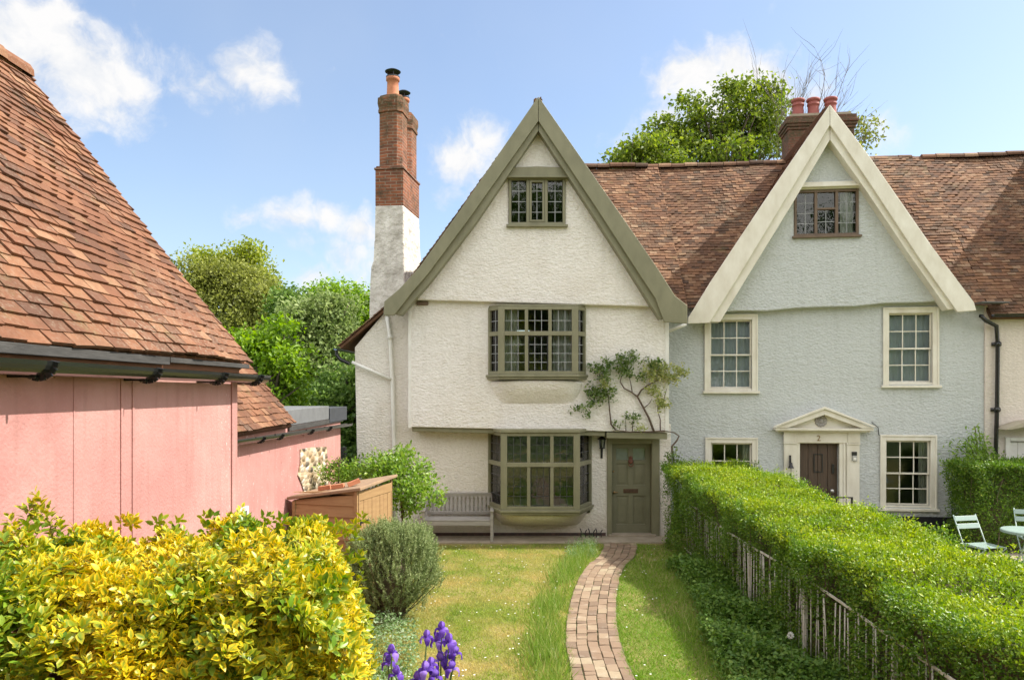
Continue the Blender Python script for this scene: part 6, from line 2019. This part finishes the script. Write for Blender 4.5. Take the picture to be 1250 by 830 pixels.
# ================================================================== grass and ground cover
def on_path(x, y, w=.335):
    ys = np.array([q[0] for q in PATH_C]); xs = np.array([q[1] for q in PATH_C]); xs = np.convolve(np.pad(xs, 1, 'edge'), [.25, .5, .25], 'valid')
    return np.abs(x - np.interp(y, ys, xs)) < w


def px_mid(y):
    ys = np.array([q[0] for q in PATH_C]); xs = np.array([q[1] for q in PATH_C]); xs = np.convolve(np.pad(xs, 1, 'edge'), [.25, .5, .25], 'valid')
    return np.interp(y, ys, xs)


def grass(name, n, x0, x1, y0, y1, ln, w, mat, keep=None, lean=.7, clear=.335):
    # nearer ground is sown more densely
    t = rng.random(n); y = y0 * (y1 / y0) ** t; x = rng.uniform(x0, x1, n)
    k = ~on_path(x, y, clear)
    if keep is not None: k &= keep(x, y)
    x, y = x[k], y[k]; n = len(x)
    P = np.stack([x, y, np.zeros(n)], 1)
    D = unit(np.stack([rng.normal(size=n) * lean, rng.normal(size=n) * lean, np.ones(n)], 1))
    L_ = ln * rng.uniform(.5, 1.3, n)
    return tag(leaves(name, P, D, rand_dirs(n), L_, w * rng.uniform(.7, 1.3, n), mat, None, 'blade'), kind='stuff')


grass("lawn_grass", 220000, -3.2, 3.3, 5.2, 15.1, .045, .0065, M_GRASS, lambda x, y: x < px_mid(y) + .1, .9)
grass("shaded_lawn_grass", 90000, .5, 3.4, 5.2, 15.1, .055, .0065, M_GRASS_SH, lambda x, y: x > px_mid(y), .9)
grass("long_grass", 60000, -.6, 1.9, 5.5, 15.2, .22, .009, M_LONGGRASS, lambda x, y: (x < px_mid(y) - .36) & (rng.random(len(x)) < np.exp(-((x - (px_mid(y) - .62)) / .21) ** 2) * (.25 + .75 * (np.sin(y * 2.6) * np.sin(y * 1.1 + 1) + .7 > rng.random(len(y))))), .45)
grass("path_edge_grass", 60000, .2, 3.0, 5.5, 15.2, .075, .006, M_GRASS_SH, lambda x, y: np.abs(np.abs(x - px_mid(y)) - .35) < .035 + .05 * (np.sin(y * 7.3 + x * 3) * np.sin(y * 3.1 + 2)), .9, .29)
grass("lawn_tufts", 60000, -2.2, 3.2, 6.0, 15.2, .085, .0065, M_LONGGRASS, lambda x, y: (np.sin(x * 4.1 + y * 1.3 + 1.5 * np.sin(y * 1.9)) * np.sin(y * 2.7 - x * 1.7) + .6 * np.sin(x * 11 + y * 6) * np.sin(y * 9 - x * 5)) > .62 + .35 * rng.random(len(x)), .8)
grass("garden_grass", 26000, 5.0, 11.5, 7.5, 15.6, .05, .009, M_GRASS_SH, lambda x, y: ~((x > 6.6) & (y > 11.4)), .8)


grass("hedge_foot_grass", 12000, 1.9, 3.5, 5.5, 13.5, .20, .009, M_LONGGRASS, lambda x, y: rng.random(len(x)) < np.clip((x - 2.0 - .1 * np.sin(y * 3)) / .9, 0, 1) * (.35 + .6 * (np.sin(y * 2.3 + x * 3) * np.sin(y * 1.1) > .1)), .4)


def carpet(name, n, xf, y0, y1, hgt, leaf, mat, per=5, aspect=.7):
    y = rng.uniform(y0, y1, n); x = xf(y, rng.random(n))
    z = hgt * rng.random(n) ** .7 * (.6 + .4 * np.sin(x * 5 + y * 3))
    P = np.stack([x, y, z], 1)
    k = per
    PP = np.repeat(P, k, 0) + rng.normal(size=(n * k, 3)) * .04; PP[:, 2] = np.maximum(PP[:, 2], .01)
    D = unit(rand_dirs(n * k) * np.array([1, 1, .6]) + np.array([0, 0, .15])); Nn = unit(rand_dirs(n * k) * .8 + np.array([0, 0, 1.0]))
    sz = leaf * rng.uniform(.6, 1.3, n * k)
    return tag(leaves(name, PP, D, Nn, sz, sz * aspect, mat, None, 'diamond', None, .15), kind='stuff')


carpet("nettle_ground_cover", 6500, lambda y, r: 3.42 - (r ** 1.3) * (.6 + .5 * np.clip((11.5 - y) / 3, 0, 1)), 6.0, 13.4, .34, .055, M_NETTLE, 7)
carpet("border_ground_cover", 900, lambda y, r: -1.95 + r * (.9 - .0 * y) - .12 * (y - 8), 6.3, 10.3, .22, .045, M_BORDER, 7, .5)
carpet("path_end_lavender", 130, lambda y, r: 1.15 + r * .55 + (15 - y) * -.1, 13.9, 15.0, .22, .06, M_BORDER, 10, .18)
# daisies and fallen petals
n = 150; y = 7.8 * (15 / 7.8) ** rng.random(n); x = rng.uniform(-1.6, 3.0, n); k = ~on_path(x, y); x, y = x[k], y[k]; n = len(x)
kk = 7
a = np.tile(np.arange(kk) * 2 * np.pi / kk, n)
PP = np.repeat(np.stack([x, y, rng.uniform(.04, .07, n)], 1), kk, 0)
D = np.stack([np.cos(a), np.sin(a), np.full(n * kk, .25)], 1)
tag(leaves("lawn_daisies", PP, D, np.tile([0, 0, 1.0], (n * kk, 1)), .016, .009, M_DAISY, None, 'diamond', None, .05), kind='stuff')


# ================================================================== trees
def T(name, label, px_c, Y, ells_px, n, per, leaf, spread, mat, r=.2, group="trees behind the houses", **kw):
    ox = (px_c - CX) / FPX * Y
    E = []
    for px, py, rx, ry in ells_px:
        p = at(px, py, Y); sx = rx / FPX * Y; sz = ry / FPX * Y
        E.append((p.x - ox, random.uniform(-.25, .25) * sx, p.z, sx, sx * .9, sz))
    top = max(e[2] for e in E)
    return tree(name, label, "tree", (ox, Y, 0), E, n, per, leaf, spread, mat, M_BARK, r, (0, 0, top * .75), group, **kw)


T("deciduous_tree", "olive green tree with dense round crown showing above the barn roof", 275, 36, [(285, 340, 42, 32), (255, 355, 34, 34), (305, 365, 36, 40), (270, 385, 48, 40), (240, 345, 26, 26), (310, 400, 40, 40)], 900, 22, .17, .30, M_TREE_OLIVE, .3)
T("deciduous_tree.001", "yellow green tree peeping out behind the olive tree above the barn", 310, 40, [(318, 345, 24, 28), (300, 322, 26, 18), (330, 372, 18, 26), (262, 318, 26, 14)], 420, 20, .19, .32, M_TREE_YEL, .25)
T("leafy_tree", "bright fresh green tree right behind the end of the barn roof", 330, 17, [(325, 425, 32, 34), (312, 455, 34, 40), (345, 450, 30, 40), (330, 490, 44, 36), (300, 420, 18, 22), (340, 405, 16, 16)], 620, 12, .12, .15, M_TREE_BRIGHT, .15)
T("willow_tree", "grey green feathery tree in the middle of the left hand wood", 390, 25, [(388, 410, 40, 44), (375, 445, 42, 40), (405, 440, 40, 44), (395, 385, 30, 26), (420, 420, 24, 34)], 900, 20, .15, .24, M_TREE_GREY, .2)
T("deciduous_tree.002", "mid green tree whose crown touches the white chimney foot", 430, 32, [(430, 385, 34, 26), (410, 372, 26, 20), (447, 400, 26, 40), (395, 368, 16, 12), (440, 440, 36, 40)], 620, 20, .18, .30, M_TREE_BRIGHT, .25)
T("deciduous_tree.003", "darker green tree in the gap between bright and feathery trees", 362, 30, [(358, 385, 20, 20), (350, 400, 24, 26), (372, 378, 18, 14), (345, 370, 14, 12)], 380, 18, .17, .26, M_TREE_MID, .2)
T("evergreen_tree", "dark evergreen tree low beside the cottage lean-to", 405, 20, [(400, 500, 42, 40), (430, 490, 34, 48), (370, 510, 34, 34), (420, 530, 36, 30), (445, 470, 20, 40)], 700, 16, .13, .2, M_TREE_MID, .18)
T("evergreen_tree.001", "dark evergreen tree low behind the outbuilding flat roof", 350, 22, [(345, 505, 40, 30), (310, 510, 40, 40), (375, 490, 24, 24)], 500, 16, .13, .2, M_TREE_DARK, .18)
T("ash_tree", "big loose leafed tree rising above the tiled roof between the gables", 880, 32, [(870, 150, 46, 34), (905, 140, 42, 32), (835, 165, 36, 30), (795, 185, 32, 22), (770, 195, 24, 14), (930, 165, 34, 40), (860, 195, 70, 26), (950, 140, 22, 26), (900, 112, 30, 12), (850, 122, 18, 10), (940, 110, 14, 12)], 760, 17, .19, .24, M_TREE_ASH, .35, n_limbs=90, inner=.15)
T("ash_tree.001", "darker leaved tree behind the red chimney pots", 1010, 36, [(960, 170, 30, 30), (1050, 165, 18, 14), (1035, 195, 26, 26), (1000, 190, 40, 26), (1058, 155, 10, 8)], 240, 13, .19, .3, M_TREE_OLIVE, .3, n_limbs=40, inner=.3)
T("hedgerow_tree", "rounded light green tree at the left end of the tiled ridge", 770, 27, [(772, 190, 26, 12), (790, 180, 26, 14), (752, 200, 14, 6), (800, 200, 40, 16)], 260, 15, .16, .22, M_TREE_ASH, .2, n_limbs=20)


def bare_tree():
    Y = 31.0
    ox = (985 - CX) / FPX * Y
    h = thing("bare_tree", "leafless tree with fine twigs reaching above the red chimney pots", "tree", (ox, Y, 0), 0, None)
    m = MB(); base = Vector((0, 0, 0))
    m.tube([(0, 0, -.1), (.1, 0, 5), (-.1, 0, 9), (0, 0, 12)], [.3, .24, .17, .1], 8)
    m.build("trunk", M_BARK, h, smooth=True)
    b = MB()
    def branch(p, d, ln, r, depth):
        pts = [p]; q = p.copy(); dd = d.copy()
        for i in range(4):
            dd = (dd + Vector((random.gauss(0, .14), random.gauss(0, .14), random.gauss(.05, .07)))).normalized(); q = q + dd * ln / 4; pts.append(q.copy())
        b.tube(pts, [r, r * .8, r * .6, r * .45, r * .25], 5)
        if depth > 0:
            for i in (1, 2, 2, 3, 3, 4):
                nd = (dd * .9 + Vector((random.gauss(0, .5), random.gauss(0, .4), random.gauss(.3, .25)))).normalized(); branch(pts[i], nd, ln * random.uniform(.4, .6), r * .5, depth - 1)
    for px, py in ((985, 92), (965, 100), (1012, 100), (1028, 112), (948, 112), (1000, 104), (938, 120)):
        e = at(px, py, Y) - Vector((ox, Y, 0)); s = Vector((random.uniform(-.3, .3), 0, random.uniform(8.5, 11.0)))
        branch(s, (e - s).normalized(), (e - s).length * .80, .035, 2)
    b.build("branches", M_TWIGS, h)


bare_tree()


# trees on the other side of the lane, behind the viewer; the windows mirror them
for nm, lb, x, y, hgt, mt in (("lane_tree", "dark green tree behind the viewer mirrored in the cottage windows", -9, -26, 19, M_TREE_DARK), ("lane_tree.001", "golden leaved tree behind the viewer mirrored in the lower bay", -1, -13, 7.5, M_TREE_YEL),
                              ("lane_tree.002", "mid green tree behind the viewer mirrored in the bay windows", 3, -27, 21, M_TREE_MID), ("lane_tree.003", "bright green tree behind the viewer mirrored in the blue house windows", 11, -14, 9, M_TREE_BRIGHT), ("lane_tree.004", "tall dark tree behind the viewer mirrored in the sash windows", 16, -25, 19, M_TREE_DARK)):
    tree(nm, lb, "tree", (x, y, 0), [(0, 0, hgt * .62, hgt * .3, 2.4, hgt * .38), (hgt * .2, .3, hgt * .42, hgt * .24, 2, hgt * .3), (-hgt * .2, -.2, hgt * .4, hgt * .24, 2, hgt * .3)], 520, 12, .045 * hgt, .06 * hgt, mt, M_BARK, .25, (0, 0, hgt * .7), "trees across the lane")
